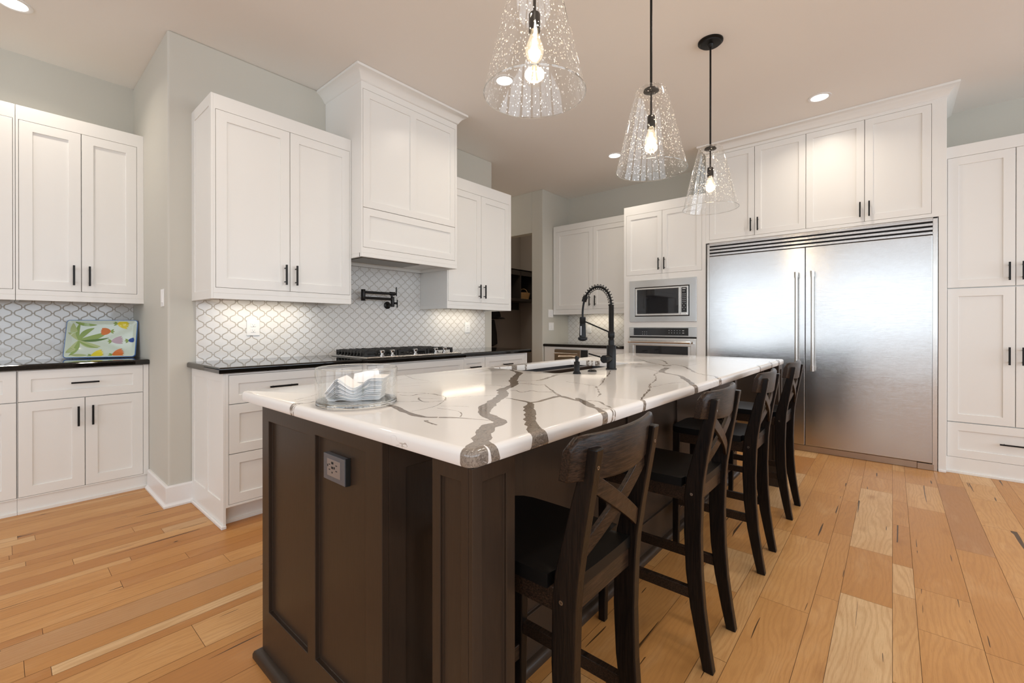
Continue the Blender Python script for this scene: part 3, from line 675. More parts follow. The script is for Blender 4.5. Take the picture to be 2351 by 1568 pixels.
vein('F', c6, [(300, 546, .008), (430, 548, .004), (570, 550, .003), (740, 572, .004), (830, 605, .005), (740, 680, .003), (600, 720, .002), (450, 745, .002)], .5)
vein('F', c6, [(350, 572, .003), (440, 580, .005), (490, 578, .012), (560, 562, .004), (700, 562, .005), (745, 578, .003)])
vein('F', c6, [(545, 602, .003), (640, 612, .003), (820, 608, .005)]); vein('F', c6, [(550, 600, .004), (555, 625, .006), (620, 645, .006), (770, 638, .005), (840, 625, .003)])
vein('F', c6, [(300, 640, .006), (430, 643, .004), (560, 638, .004)]); vein('F', c6, [(780, 688, .003), (960, 690, .003), (1070, 697, .002)])
vein('F', c6, [(740, 710, .002), (880, 728, .003), (970, 746, .004), (992, 775, .003), (980, 800, .003)])
vein('F', c6, [(400, 365, .003), (480, 400, .004), (560, 415, .003), (660, 428, .002)]); vein('F', c6, [(315, 420, .003), (440, 402, .002)])
vein('F', c6, [(850, 605, .002), (1050, 592, .003), (1360, 575, .002)]); vein('F', c6, [(1060, 460, .002), (1200, 466, .004), (1400, 478, .002)]); vein('F', c6, [(1060, 358, .002), (1180, 364, .003), (1450, 362, .002)])
vein('F', c8, [(410, 500, .004), (480, 490, .012), (560, 488, .006), (640, 468, .006)]); vein('F', c8, [(455, 465, .003), (560, 442, .004), (640, 418, .004)]); vein('F', c8, [(470, 478, .003), (560, 462, .004), (620, 460, .003)])
vein('F', c8, [(480, 488, .010), (462, 502, .004), (420, 505, .006), (365, 500, .004), (330, 470, .003)], .8); vein('F', c8, [(500, 492, .004), (430, 545, .005), (405, 520, .003), (440, 500, .004)], .8); vein('F', c8, [(330, 475, .006), (350, 520, .006), (390, 545, .008), (380, 600, .01)], .6); vein('F', c8, [(450, 500, .004), (455, 520, .003), (462, 535, .002)])
vein('F', c7, [(620, 205, .004), (760, 205, .008), (860, 235, .012), (960, 255, .014), (1040, 272, .04), (1070, 265, .02)])
vein('F', c7, [(700, 195, .004), (900, 200, .008), (1000, 215, .014), (1050, 250, .016)]); vein('F', c7, [(1050, 258, .012), (1150, 262, .014), (1240, 285, .016), (1330, 335, .016), (1420, 360, .012), (1560, 388, .016), (1570, 470, .02)])
vein('F', c7, [(1100, 262, .006), (1260, 268, .004), (1420, 238, .003)]); vein('F', c7, [(600, 292, .004), (820, 298, .005), (960, 330, .005), (1000, 335, .02)])
vein('V', c7, [(1050, 290, .04), (990, 325, .04), (1030, 345, .02), (1170, 372, .02), (1220, 400, .03), (1270, 430, .026), (1310, 465, .022), (1325, 540, .025)])
vein('F', c7, [(980, 335, .008), (915, 358, .005), (935, 390, .006), (920, 425, .005), (865, 470, .006), (875, 490, .008), (855, 530, .008), (835, 545, .004), (795, 598, .008), (770, 640, .004), (738, 690, .012), (735, 760, .004)], .7)
vein('F', c7, [(875, 490, .005), (960, 480, .003)]); vein('F', c7, [(960, 475, .002), (1100, 450, .003), (1230, 442, .004)])
vein('F', c7, [(460, 318, .004), (440, 360, .008), (400, 400, .004), (375, 445, .006), (335, 482, .003), (310, 480, .006), (330, 520, .006), (350, 560, .006), (325, 592, .003)], .7)
vein('F', c7, [(0, 435, .003), (140, 455, .003), (230, 470, .005), (320, 480, .003)])
vein('F', c7, [(1560, 190, .003), (1700, 225, .004), (1900, 245, .003)]); vein('F', c7, [(1650, 200, .003), (1850, 215, .004), (2000, 210, .002)])
vein('F', c7, [(1990, 262, .012), (1995, 320, .012)], .2); vein('F', c7, [(2115, 225, .01), (2120, 290, .012)], .2); vein('F', c7, [(2185, 205, .01), (2190, 250, .012)], .2)
SKX0, SKX1, SKY0, SKY1 = 1.885, 2.745, 1.312, 1.775
# vein over the sink lip
VE.append(('V', [((2.09, 1.86), .02), ((2.08, 1.80), .045), ((2.10, 1.74), .05)], .3)); VE.append(('F', [((2.08, 1.85), .015), ((2.16, 1.83), .02), ((2.20, 1.78), .022), ((2.19, 1.74), .02)], .3))
VE.append(('F', [((2.72, 1.66), .015), ((2.76, 1.63), .03), ((2.755, 1.58), .035), ((2.73, 1.55), .02)], .9))
def catmull(P, W, n=6):
    out = []
    for i in range(len(P) - 1):
        p0 = P[max(i - 1, 0)]; p1 = P[i]; p2 = P[i + 1]; p3 = P[min(i + 2, len(P) - 1)]
        L = math.dist(p1, p2); k = max(2, min(24, int(L / .007)))
        for j in range(k):
            t_ = j / k; q = [.5 * (2 * p1[a] + (p2[a] - p0[a]) * t_ + (2 * p0[a] - 5 * p1[a] + 4 * p2[a] - p3[a]) * t_ ** 2 + (-p0[a] + 3 * p1[a] - 3 * p2[a] + p3[a]) * t_ ** 3) for a in (0, 1)]
            out.append((q, W[i] * (1 - t_) + W[i + 1] * t_))
    out.append((list(P[-1]), W[-1])); return out
def slab():
    rv = random.Random(3); verts = []; polys = []; kinds = []
    RR = .014                                   # edge rounding
    def inner_outline(x0, x1, y0, y1, r, inset):
        pts = []
        for cx, cy_, a0 in ((x1 - r, y1 - r, 0), (x0 + r, y1 - r, 90), (x0 + r, y0 + r, 180), (x1 - r, y0 + r, 270)):
            for k in range(7):
                a = math.radians(a0 + 15 * k); pts.append((cx + (r - inset) * math.cos(a), cy_ + (r - inset) * math.sin(a)))
        return pts
    def addpoly(pts, kind):
        b = len(verts); verts.extend(Vector(p) for p in pts); polys.append(list(range(b, b + len(pts)))); kinds.append(kind)
    addpoly(inner_outline(IX0, IX1, IY0, IY1, .022, RR), 'S')
    addpoly(inner_outline(SKX0, SKX1, SKY0, SKY1, .03, -.004), 'H')
    for kind, P, jag in VE:
        pts = [p for p, _ in P]; ws = [w_ for _, w_ in P]
        c = catmull(pts, ws); L = []; R = []
        fr_a = [(rv.uniform(.12, .9), rv.uniform(0, 9), rv.uniform(.3, 1)) for _ in range(7)]; fr_b = [(rv.uniform(.12, .9), rv.uniform(0, 9), rv.uniform(.3, 1)) for _ in range(7)]
        wav = lambda fr, i: sum(a_ * math.sin(i * f_ + p_) for f_, p_, a_ in fr) / 2.6
        for i, (q, w_) in enumerate(c):
            a = c[max(i - 1, 0)][0]; b = c[min(i + 1, len(c) - 1)][0]; dx, dy = b[0] - a[0], b[1] - a[1]; l = math.hypot(dx, dy) or 1; nx, ny = -dy / l, dx / l
            j1 = 1 + jag * (rv.uniform(-.25, .25) + wav(fr_a, i)); j2 = 1 + jag * (rv.uniform(-.25, .25) + wav(fr_b, i))
            h1 = max(.0004, w_ / 2 * j1); h2 = max(.0004, w_ / 2 * j2)
            L.append((q[0] + nx * h1, q[1] + ny * h1)); R.append((q[0] - nx * h2, q[1] - ny * h2))
        for i in range(len(L) - 1):
            for tri in ((R[i], R[i + 1], L[i + 1]), (R[i], L[i + 1], L[i])):
                ar = (tri[1][0] - tri[0][0]) * (tri[2][1] - tri[0][1]) - (tri[2][0] - tri[0][0]) * (tri[1][1] - tri[0][1])
                if abs(ar) > 1e-9: addpoly(list(tri) if ar > 0 else list(tri)[::-1], kind)
    ov_, oe, of, vo, eo, fo_ = delaunay_2d_cdt(verts, [], polys, 0, 1e-5, True)
    m = MB(); m.v = [(p.x, p.y, ZI) for p in ov_]
    ec = {}
    for f, src in zip(of, fo_):
        ks = {kinds[i] for i in src}
        if 'S' not in ks or 'H' in ks: continue
        mat = 'marble_vein' if 'V' in ks else ('marble_fine_vein' if 'F' in ks else 'marble_white')
        m.face(f, mat)
        for i in range(len(f)):
            e = (f[i], f[(i + 1) % len(f)]); ec.setdefault(frozenset(e), []).append((e, mat))
    # boundary edges -> rounded profile
    nb = {}
    bd = [x[0] for x in ec.values() if len(x) == 1]
    nxt = {e[0]: (e[1], mat) for e, mat in bd}; prv = {e[1]: e[0] for e, mat in bd}
    prof = [(RR * math.sin(a), -RR * (1 - math.cos(a))) for a in [PI / 2 * k / 5 for k in range(1, 6)]] + [(RR, ZIB - ZI + .006), (RR - .003, ZIB - ZI), (-.05, ZIB - ZI)]
    hprof = [(.003, -.001), (.004, -.004), (.004, ZIB - ZI), (-.03, ZIB - ZI)]
    ringv = {}
    for v_ in nxt:
        p = Vector(m.v[v_]); a = Vector(m.v[prv[v_]]); b = Vector(m.v[nxt[v_][0]])
        hole = SKX0 - .05 < p.x < SKX1 + .05 and SKY0 - .05 < p.y < SKY1 + .05
        d1 = (p - a).normalized(); d2 = (b - p).normalized()
        n_ = Vector((d1.y + d2.y, -(d1.x + d2.x), 0)); n_ = n_.normalized() if n_.length > 1e-6 else Vector((d1.y, -d1.x, 0))
        pr = hprof if hole else prof; ids = []
        cd = min(math.hypot(p.x - cx, p.y - cy_) for cx in (IX0, IX1) for cy_ in (IY0, IY1))
        tx, ty = -n_.y, n_.x; pos = p.x + p.y; sk_ = 0 if (hole or cd < .05) else (math.sin(pos * 31) + .6 * math.sin(pos * 83 + 1))
        for o_, dz in pr:
            sh_ = sk_ * min(1, max(0, -dz) / .035) * .009
            ids.append(len(m.v)); m.v.append((p.x + n_.x * o_ + tx * sh_, p.y + n_.y * o_ + ty * sh_, ZI + dz))
        ringv[v_] = ids
    for e, mat in bd:
        A, B = e; ra, rb = ringv[A], ringv[B]
        if len(ra) != len(rb): continue
        m.face([A, ra[0], rb[0], B], mat)
        for q in range(len(ra) - 1): m.face([ra[q], ra[q + 1], rb[q + 1], rb[q]], mat)
    return m
sl = slab().build('marble_countertop', recalc=True)
tag(sl, 'white marble island countertop with bold grey-brown veins', 'countertop')
sl.data.shade_smooth()
try: sl.data.set_sharp_from_angle(angle=math.radians(40))
except Exception: pass
# sink basin
sk = thing('undermount_sink', 'black undermount sink in the island countertop', 'sink', (0, 0, 0))
def basin(x0, x1, y0, y1, z0, z1, t_, mat):
    m = MB()
    def ring(i, z): return [(x0 - i, y0 - i, z), (x1 + i, y0 - i, z), (x1 + i, y1 + i, z), (x0 - i, y1 + i, z)]
    m.v = ring(0, z1) + ring(-.02, z0) + ring(t_, z1) + ring(t_, z0 - t_)
    for i in range(4):
        j = (i + 1) % 4; m.face([i, j, 4 + j, 4 + i], mat); m.face([8 + i, 12 + i, 12 + j, 8 + j], mat); m.face([i, 8 + i, 8 + j, j], mat)
    m.face([4, 5, 6, 7], mat); m.face([15, 14, 13, 12], mat); return m
basin(SKX0 - .004, SKX1 + .004, SKY0 - .004, SKY1 + .004, .66, ZIB - .001, .008, 'sink_composite').build('basin', sk, bevel=.004)
MB().lathe([(.045, 0), (.045, .004), (.03, .005), (.02, .002)], 'black_metal', 24, (2.3, 1.6, .661)).build('drain', sk, smooth=True)

# ---- faucet
FX, FY = 2.262, 1.205
fa = thing('kitchen_faucet', 'matte black spring faucet standing behind the island sink', 'faucet', (FX, FY, ZI)); FB = 'faucet_black'
MB().lathe([(.030, 0), (.030, .006), (.0262, .008), (.0262, .133), (.024, .137), (.0165, .138), (.0165, .165)], FB, 32).build('body', fa, smooth=True)
prof = []
z = .165
while z < .363: prof += [(.0142, z), (.0150, z + .0015), (.0142, z + .003)]; z += .0032
prof.append((.0142, .366)); MB().lathe(prof, FB, 24).build('column', fa, smooth=True)
hose = [(0, 0, .36), (0, .006, .40), (0, .022, .435), (0, .052, .463), (0, .090, .472), (0, .125, .462), (0, .155, .438), (0, .173, .408), (0, .183, .37), (0, .188, .33), (0, .188, .295)]
def spline(P, n=10):
    out = []
    for i in range(len(P) - 1):
        p0 = Vector(P[max(i - 1, 0)]); p1 = Vector(P[i]); p2 = Vector(P[i + 1]); p3 = Vector(P[min(i + 2, len(P) - 1)])
        for j in range(n):
            t_ = j / n; out.append(.5 * (2 * p1 + (p2 - p0) * t_ + (2 * p0 - 5 * p1 + 4 * p2 - p3) * t_ * t_ + (-p0 + 3 * p1 - 3 * p2 + p3) * t_ ** 3))
    out.append(Vector(P[-1])); return out
hs = spline(hose); MB().tube(hs, .0062, FB, 12).build('hose', fa, smooth=True)
arc = hs[:72]; cum = [0]
for a, b in zip(arc[:-1], arc[1:]): cum.append(cum[-1] + (b - a).length)
coil = []; turns = 17; N = turns * 14
import bisect
for i in range(N + 1):
    s_ = cum[-1] * i / N; k = min(max(bisect.bisect_right(cum, s_) - 1, 0), len(arc) - 2); f_ = (s_ - cum[k]) / max(1e-9, cum[k + 1] - cum[k])
    p = arc[k].lerp(arc[k + 1], f_); tg = (arc[k + 1] - arc[k]).normalized(); e1 = Vector((1, 0, 0)); e2 = tg.cross(e1)
    a = 2 * PI * turns * i / N; coil.append(p + (e1 * math.cos(a) + e2 * math.sin(a)) * .0152)
MB().tube(coil, .0021, FB, 6).build('spring', fa, smooth=True)
MB().tube([hs[66], hs[72], hs[75]], .0145, FB, 20).build('hose_collar', fa, smooth=True)
MB().lathe([(.017, .06), (.0185, .062), (.0185, .092), (.017, .094)], FB, 24, (0, 0, .118)).build('clamp_ring', fa, smooth=True)
MB().tube([(0, .016, .212), (0, .172, .272)], .0042, FB, 10).build('support_arm', fa, smooth=True)
MB().lathe([(.012, .300), (.018, .298), (.018, .262), (.0165, .260), (.0175, .256), (.0205, .180), (.028, .178), (.028, .165), (.022, .161), (.012, .157)], FB, 28, (0, .188, 0)).build('spray_head', fa, smooth=True)
sh = [c for c in fa.children if c.name.startswith('spray_head')][0]
MB().box(-.020, -.0165, .184, .192, .190, .245, 'grey_print').build('button_strip', sh, bevel=.001)
MB().lathe([(.0205, -.088), (.0218, -.086), (.0218, -.046), (.019, -.044), (.019, -.020)], FB, 28, (0, 0, .062), 'x').build('lever_hub', fa, smooth=True)
MB().tube([(-.066, .014, .068), (-.070, .105, .088)], .0042, FB, 10).build('lever', fa, smooth=True)
# soap dispenser
so = thing('soap_dispenser', 'black soap dispenser with bronze spout left of the spring faucet', 'soap dispenser', (1.935, 1.226, ZI))
MB().lathe([(.0205, 0), (.0205, .004), (.0155, .012), (.0148, .014), (.0148, .060), (.0135, .062), (.0085, .063), (.0085, .074), (.0115, .076), (.0115, .086), (.006, .092)], FB, 28).build('body', so, smooth=True)
MB().tube([(0, 0, .088), (0, .03, .089), (0, .098, .086), (0, .112, .085)], [.0055, .0045, .0045, .006], 'bronze_rod', 12).build('spout', so, smooth=True)
tag(MB().lathe([(.024, 0), (.024, .004), (.019, .009), (.010, .012)], FB, 28, (0, 0, 0)).build('air_switch', smooth=True, loc=(2.085, 1.225, ZI)), 'flat round black button on the marble between dispenser and faucet', 'air switch')

# ---- glass bowl with napkins
BXc, BYc = .737, 1.277; BR = .122
bw = thing('glass_bowl', 'clear straight-sided glass bowl of white napkins on the island corner', 'bowl', (BXc, BYc, ZI))
m = MB().lathe([(BR, .012), (BR + .001, .110), (BR - .0005, .1135), (BR - .0035, .1135), (BR - .005, .110), (BR - .006, .017)], 'bowl_glass', 80, caps=False); m.build('wall', bw, smooth=True)
MB().lathe([(.001, .0006), (BR - .004, .0006), (BR - .0005, .004), (BR - .0005, .0115), (BR - .004, .0155), (.001, .0155)], 'clear_glass', 80, caps=True).build('base', bw, smooth=True)
MB().tube([((BR - .002) * math.cos(a), (BR - .002) * math.sin(a), .1135) for a in [2 * PI * i / 64 for i in range(65)]], .0017, 'clear_glass', 8, caps=False).build('rim', bw, smooth=True)
# napkins: sheets bent along the view-crosswise direction
ang = YAW - PI / 2 + .10
nap = None
for i in range(17):
    m = MB(); L = .088; n = 18; wv = .050
    sag = .030; lift = .0170 + i * .00235
    b = 0
    for sgn in (0, 1):
        for k in range(n + 1):
            s_ = -1 + 2 * k / n
            x = s_ * (L - .0008 * (16 - i)); q_ = min(1, .12 + i * .06); zz = lift + sag * q_ * (1 - math.cos(PI * min(1, abs(s_ + .02) / .62))) / 2
            if s_ < -.62: zz -= (abs(s_) - .62) * (.03 + i * .0055)
            zz = max(zz, .0172 + i * .0012)
            for y in (-wv, wv): m.v.append((x, y + .006 * math.sin(i * 1.7), zz - sgn * .0010))
    q = 2 * (n + 1)
    for k in range(n):
        m.face([2 * k, 2 * k + 1, 2 * k + 3, 2 * k + 2], 'paper_napkin'); m.face([q + 2 * k, q + 2 * k + 2, q + 2 * k + 3, q + 2 * k + 1], 'paper_napkin')
        m.face([2 * k, 2 * k + 2, q + 2 * k + 2, q + 2 * k], 'paper_napkin'); m.face([2 * k + 1, q + 2 * k + 1, q + 2 * k + 3, 2 * k + 3], 'paper_napkin')
    m.face([0, q, q + 1, 1], 'paper_napkin'); m.face([2 * n, 2 * n + 1, q + 2 * n + 1, q + 2 * n], 'paper_napkin')
    o = m.build('napkin', smooth=True, loc=(BXc, BYc - .004, ZI), rot=(0, 0, ang)); tag(o, 'curved white paper napkin in the stack inside the glass bowl', 'napkin', 'napkins in the glass bowl')
m = MB(); m.v = [(-.03, .055, .060), (.060, .052, .060), (.050, .066, .100), (.045, .067, .103), (-.028, .070, .086)]; m.v += [(x, y + .0015, z) for x, y, z in m.v[:5]]
m.face([0, 1, 2, 3, 4], 'paper_napkin'); m.face([9, 8, 7, 6, 5], 'paper_napkin')
for i in range(5): j = (i + 1) % 5; m.face([i, 5 + i, 5 + j, j], 'paper_napkin')
tag(m.build('napkin', loc=(BXc, BYc - .004, ZI), rot=(0, 0, ang)), 'white napkin standing upright at the back of the glass bowl', 'napkin')

# ------------------------------------------------------------ bar stools
def stool(cx):
    t_ = thing('bar_stool', 'x', 'bar stool', (cx, .66, 0)); GX, GZ = 'stool_grain_x', 'stool_grain_z'
    HW = .152; y_ = lambda Y: Y - .66
    # rear posts: curved side profile (rear edge y, front edge y)
    prof = [(0, .446, .480), (.08, .459, .498), (.2, .475, .522), (.32, .484, .537), (.45, .487, .543), (.58, .483, .541), (.64, .478, .534), (.72, .466, .514), (.80, .452, .493), (.87, .440, .473), (.915, .433, .463)]
    for s_ in (-1, 1):
        m = MB(); xo = s_ * HW; xi = s_ * (HW - .030); xa_, xb = min(xo, xi), max(xo, xi)
        for z, a, b in prof: m.v += [(xa_, y_(a), z), (xb, y_(a), z), (xb, y_(b), z), (xa_, y_(b), z)]
        for i in range(len(prof) - 1):
            for k in range(4): m.face([4 * i + k, 4 * i + (k + 1) % 4, 4 * i + 4 + (k + 1) % 4, 4 * i + 4 + k], GZ)
        m.face([3, 2, 1, 0], GZ); q = 4 * (len(prof) - 1); m.face([q, q + 1, q + 2, q + 3], GZ)
        lg = m.build('rear_leg', t_, bevel=.0035, angle=50)
        sm = MB(); xm = (xo + xi) / 2
        sm.lathe([(.0042, .0008), (.0042, -.0012), (.002, -.0012), (.002, .0004)], 'silver_screw', 14, (xm, y_(.4395), .876), 'y')
        sm.lathe([(.005, -.001), (.005, .001), (.0025, .001), (.0025, -.001)], 'silver_screw', 14, (s_ * HW, y_(.517), .585), 'x')
        sm.build('bolt', lg, smooth=True)
        # front legs
        m = MB(); xo2 = s_ * (HW - .002); xi2 = s_ * (HW - .036); a_, b_ = min(xo2, xi2), max(xo2, xi2); ins = -s_ * .0
        lo = .004 * s_
        m.hexa([(a_ + .004, y_(.850), 0), (b_ - .004, y_(.850), 0), (b_ - .004, y_(.878), 0), (a_ + .004, y_(.878), 0), (a_, y_(.838), .605), (b_, y_(.838), .605), (b_, y_(.876), .605), (a_, y_(.876), .605)], GZ)
        m.build('front_leg', t_, bevel=.003)
        MB().box(s_ * (HW - .006), s_ * (HW - .026), y_(.522), y_(.855), .225, .262, GX).build('side_stretcher', t_, bevel=.002)
        MB().box(s_ * (HW - .006), s_ * (HW - .026), y_(.54), y_(.842), .555, .605, GX).build('side_apron', t_, bevel=.002)
    MB().box(-HW + .03, HW - .03, y_(.853), y_(.874), .150, .196, GX).build('foot_rest', t_, bevel=.003)
    fr0 = [c for c in t_.children if c.name.startswith('foot_rest')][-1]
    MB().box(-HW + .06, HW - .06, y_(.8525), y_(.8745), .1955, .1975, 'silver_screw').build('wear_strip', fr0)
    MB().box(-HW + .03, HW - .03, y_(.50), y_(.518), .555, .610, GX).build('rear_apron', t_, bevel=.002)
    MB().box(-HW + .03, HW - .03, y_(.842), y_(.862), .555, .605, GX).build('front_apron', t_, bevel=.002)
    # seat: rounded corners, saddle dip, between the posts at the rear
    m = MB(); nx, ny = 16, 12; SZ = .634
    def sx(j):
        v_ = j / ny; Y = .505 + (.892 - .505) * v_; h = HW + .006
        if v_ < .10: h = HW - .032
        return Y, h
    rows = [(.496, HW - .031), (.549, HW - .031), (.5495, HW + .004), (.60, HW + .006), (.66, HW + .006), (.72, HW + .006), (.78, HW + .006), (.83, HW + .004), (.862, HW - .004), (.880, HW - .018), (.890, HW - .042), (.893, HW - .07)]
    for top in (1, 0):
        for Y, h in rows:
            for i in range(nx + 1):
                x = (-1 + 2 * i / nx) * h; dip = .010 * max(0, 1 - (x / HW) ** 2) * (1 - ((Y - .68) / .24) ** 2)
                m.v.append((x, y_(Y), SZ - max(dip, 0) if top else SZ - .030))
    R_ = len(rows); C_ = nx + 1; o0 = R_ * C_
    for j in range(R_ - 1):
        for i in range(nx):
            a = j * C_ + i; m.face([a, a + 1, a + C_ + 1, a + C_], 'stool_seat'); m.face([o0 + a, o0 + a + C_, o0 + a + C_ + 1, o0 + a + 1], 'stool_seat')
        for i in (0, nx): a = j * C_ + i; m.face([a, a + C_, o0 + a + C_, o0 + a], 'stool_seat')
    for j in (0, R_ - 1):
        for i in range(nx): a = j * C_ + i; m.face([a, a + 1, o0 + a + 1, o0 + a], 'stool_seat')
    m.build('seat', t_, bevel=.008, seg=4, angle=60, smooth=True)
    # crest rail: curved, ends forward, rounded top corners
    m = MB(); n = 20; HC = .193; th = .021
    def cz(s_): return .941 - .020 * max(0, (abs(s_) - .86) / .14) ** 2
    for k in range(n + 1):
        s_ = -1 + 2 * k / n; x = s_ * HC; Y = .430 + .034 * s_ * s_; zt = cz(s_); zb = .846 + .006 * abs(s_) - .010 * (1 - s_ * s_)
        lean = .012
        for (dy, z) in ((0, zb), (0 - lean * .9, zt - .010), (th * .25 - lean, zt - .002), (th * .5 - lean, zt), (th * .75 - lean, zt - .002), (th - lean * .9, zt - .010), (th, zb)):
            m.v.append((x, y_(Y + .012) + dy, z))
    q = 7
    for k in range(n):
        for i in range(q): j = (i + 1) % q; m.face([k * q + i, (k + 1) * q + i, (k + 1) * q + j, k * q + j], GX)
    m.face(list(range(q)), GX); m.face([n * q + i for i in range(q)][::-1], GX)
    m.build('crest_rail', t_, bevel=.004, seg=2, smooth=True, angle=50)
    # crossed back slats
    for s_ in (-1, 1):
        m = MB(); n = 8
        for k in range(n + 1):
            f_ = k / n; x = s_ * (-1 + 2 * f_) * (HW - .025); z = .682 + .158 * f_; bow = -.010 * (1 - (2 * f_ - 1) ** 2) + (.0075 if s_ > 0 else 0)
            Y = .478 - .026 * f_ + bow; hh_ = .020
            tx, tz = 2 * (HW - .025) * s_, .155; l = math.hypot(tx, tz); nx_, nz_ = -tz / l, tx / l
            if nz_ < 0: nx_, nz_ = -nx_, -nz_
            for (a, dy) in ((-1, 0), (1, 0), (1, .011), (-1, .011)): m.v.append((x + nx_ * hh_ * a * .9, y_(Y) + dy, z + nz_ * hh_ * a * .9))
        for k in range(n):
            for i in range(4): j = (i + 1) % 4; m.face([4 * k + i, 4 * k + 4 + i, 4 * k + 4 + j, 4 * k + j], GX)
        m.face([0, 1, 2, 3], GX); m.face([4 * n + 3, 4 * n + 2, 4 * n + 1, 4 * n], GX)
        m.build('cross_slat', t_, bevel=.0015)
    return t_
s0 = stool(.908)
labs = ['black wooden cross-back bar stool nearest the camera', 'black cross-back bar stool second from the camera', 'black cross-back bar stool third from the camera', 'black cross-back bar stool farthest away, in front of the refrigerator']
for i, cx in enumerate((.908, 1.688, 2.463, 3.235)):
    s_ = s0 if i == 0 else copy_tree(s0)
    s_.location = (cx, .66, 0); s_.rotation_euler = (0, 0, (0, .0, .01, -.01)[i]); s_['label'] = labs[i]; s_['group'] = 'bar stools along the island'

# ------------------------------------------------------------ pendants
def pendant():
    p = thing('pendant_light', 'x', 'pendant lamp', (0, 0, ZC)); BK = 'black_metal'; top = 2.355 - ZC; bot = 1.945 - ZC
    MB().lathe([(.078, 0), (.078, -.008), (.066, -.012), (.064, -.020), (.020, -.022), (.012, -.040), (.010, -.042)], BK, 40).build('canopy', p, smooth=True)
    MB().tube([(0, 0, -.03), (0, 0, top - .03)], .006, BK, 12).build('rod', p, smooth=True)
    m = MB(); R0, R1 = .076, .172
    def sh(off): return [(.010, top - off * 1), (R0 - .02, top - off), (R0 - .008, top - .004 - off * .7), (R0 - off, top - .016), (R0 + (R1 - R0) * .33 - off, top + (bot - top) * .33), (R0 + (R1 - R0) * .66 - off, top + (bot - top) * .66), (R1 - off, bot)]
    m.lathe(sh(0), 'seeded_glass', 64, caps=False); gs = m.build('glass_shade', p, smooth=True)
    MB().tube([(R1 * math.cos(a), R1 * math.sin(a), bot) for a in [2 * PI * i / 64 for i in range(65)]], .0019, 'clear_glass', 8, caps=False).build('rim', gs, smooth=True)
    MB().lathe([(.0, top - .004), (.036, top - .006), (.038, top - .014), (.012, top - .020), (.0, top - .021)], BK, 28).build('shade_holder', p, smooth=True)
    MB().lathe([(.005, top - .02), (.005, top - .135), (.017, top - .137), (.0195, top - .142), (.0195, top - .198), (.016, top - .200)], BK, 24).build('socket', p, smooth=True)
    zb = top - .198
    MB().lathe([(.012, zb), (.014, zb - .012), (.020, zb - .028), (.030, zb - .055), (.031, zb - .070), (.026, zb - .088), (.014, zb - .102), (.001, zb - .107)], 'bulb_glass', 24).build('bulb', p, smooth=True)
    bl = p.children[-1]; bl = [c for c in p.children if c.name.startswith('bulb')][0]
    m = MB()
    for k in range(5): a = k * 2 * PI / 5; m.tube([(.005 * math.cos(a), .005 * math.sin(a), zb - .025), (.011 * math.cos(a), .011 * math.sin(a), zb - .08)], .0022, 'filament', 6)
    m.build('filament', bl)
    return p
p0 = pendant(); pl = ['clear glass pendant nearest the camera, cut by the top of the picture', 'middle clear seeded-glass cone pendant on a long black rod', 'farthest clear glass pendant, its round black canopy on the ceiling in view']
for i, px in enumerate((1.190, 2.148, 3.105)):
    p_ = p0 if i == 0 else copy_tree(p0); p_.location = (px, .923, ZC); p_['label'] = pl[i]; p_['group'] = 'pendants over the island'
    l = bpy.data.lights.new('bulb_light', 'POINT'); l.energy = 5; l.color = (1, .80, .56); l.shadow_soft_size = .03
    lo = bpy.data.objects.new('bulb_light', l); COL.objects.link(lo); lo.location = (px, .923, 2.355 - .198 - .06)

# ------------------------------------------------------------ recessed ceiling lights
def downlight(x, y, label, group=None):
    d = thing('recessed_light', label, 'ceiling light', (x, y, ZC), 0, group)
    MB().lathe([(.082, 0), (.082, -.004), (.066, -.006), (.060, -.002)], 'trim_white', 40, caps=False).build('trim_ring', d, smooth=True)
    MB().lathe([(.001, -.0025), (.0605, -.0025)], 'downlight_glow', 40, caps=False).build('lens', d)
    area('downlight', (x, y, ZC - .012), (0, 0, 0), .1, .1, 7, (1, .88, .74), math.radians(140))
downlight(.06, 3.93, 'round recessed light in the top left corner of the ceiling')
downlight(4.45, .46, 'round recessed light above the refrigerator cabinets')
downlight(4.474, 2.343, 'small round recessed light left of the middle pendant')
downlight(2.558, 2.278, 'round recessed light seen through the nearest glass pendant')
for x, y in ((2.56, .46), (.64, .46), (.64, 2.3)): downlight(x, y, 'added unseen recessed light in the ceiling above the top edge of the picture', 'added recessed lights above the picture')  # unseen lights added to brighten floor and fridge top
for x, y in ((-1.6, 2.0), (-1.6, -.6), (1.2, -1.6), (3.6, -1.8)): downlight(x, y, 'added unseen recessed light in the ceiling behind the camera', 'added recessed lights behind the camera')  # unseen lights added behind the camera for more room light

# ------------------------------------------------------------ under-cabinet lights
def underlight(x0, x1, y, rz, label, alongy=False):
    if alongy:
        m = MB().box(y - .012, y + .012, x0, x1, ZB + .020, ZB + .0349, 'white_plastic').box(y - .009, y + .009, x0 + .01, x1 - .01, ZB + .018, ZB + .0199, 'led_strip')
        area('under_light', (y, (x0 + x1) / 2, ZB + .014), (0, 0, PI / 2), x1 - x0, .02, 1.7, (1, .86, .66))
    else:
        m = MB().box(x0, x1, y - .012, y + .012, ZB + .020, ZB + .0349, 'white_plastic').box(x0 + .01, x1 - .01, y - .009, y + .009, ZB + .018, ZB + .0199, 'led_strip')
        area('under_light', ((x0 + x1) / 2, y, ZB + .014), (0, 0, 0), x1 - x0, .02, 1.7, (1, .86, .66))
    return tag(m.build('under_cabinet_light'), label, 'light')
underlight(.98, 1.55, 3.36, 0, 'slim light bar under the upper cabinet left of the range hood')
underlight(2.85, 3.45, 3.36, 0, 'slim light bar under the upper cabinet right of the range hood')
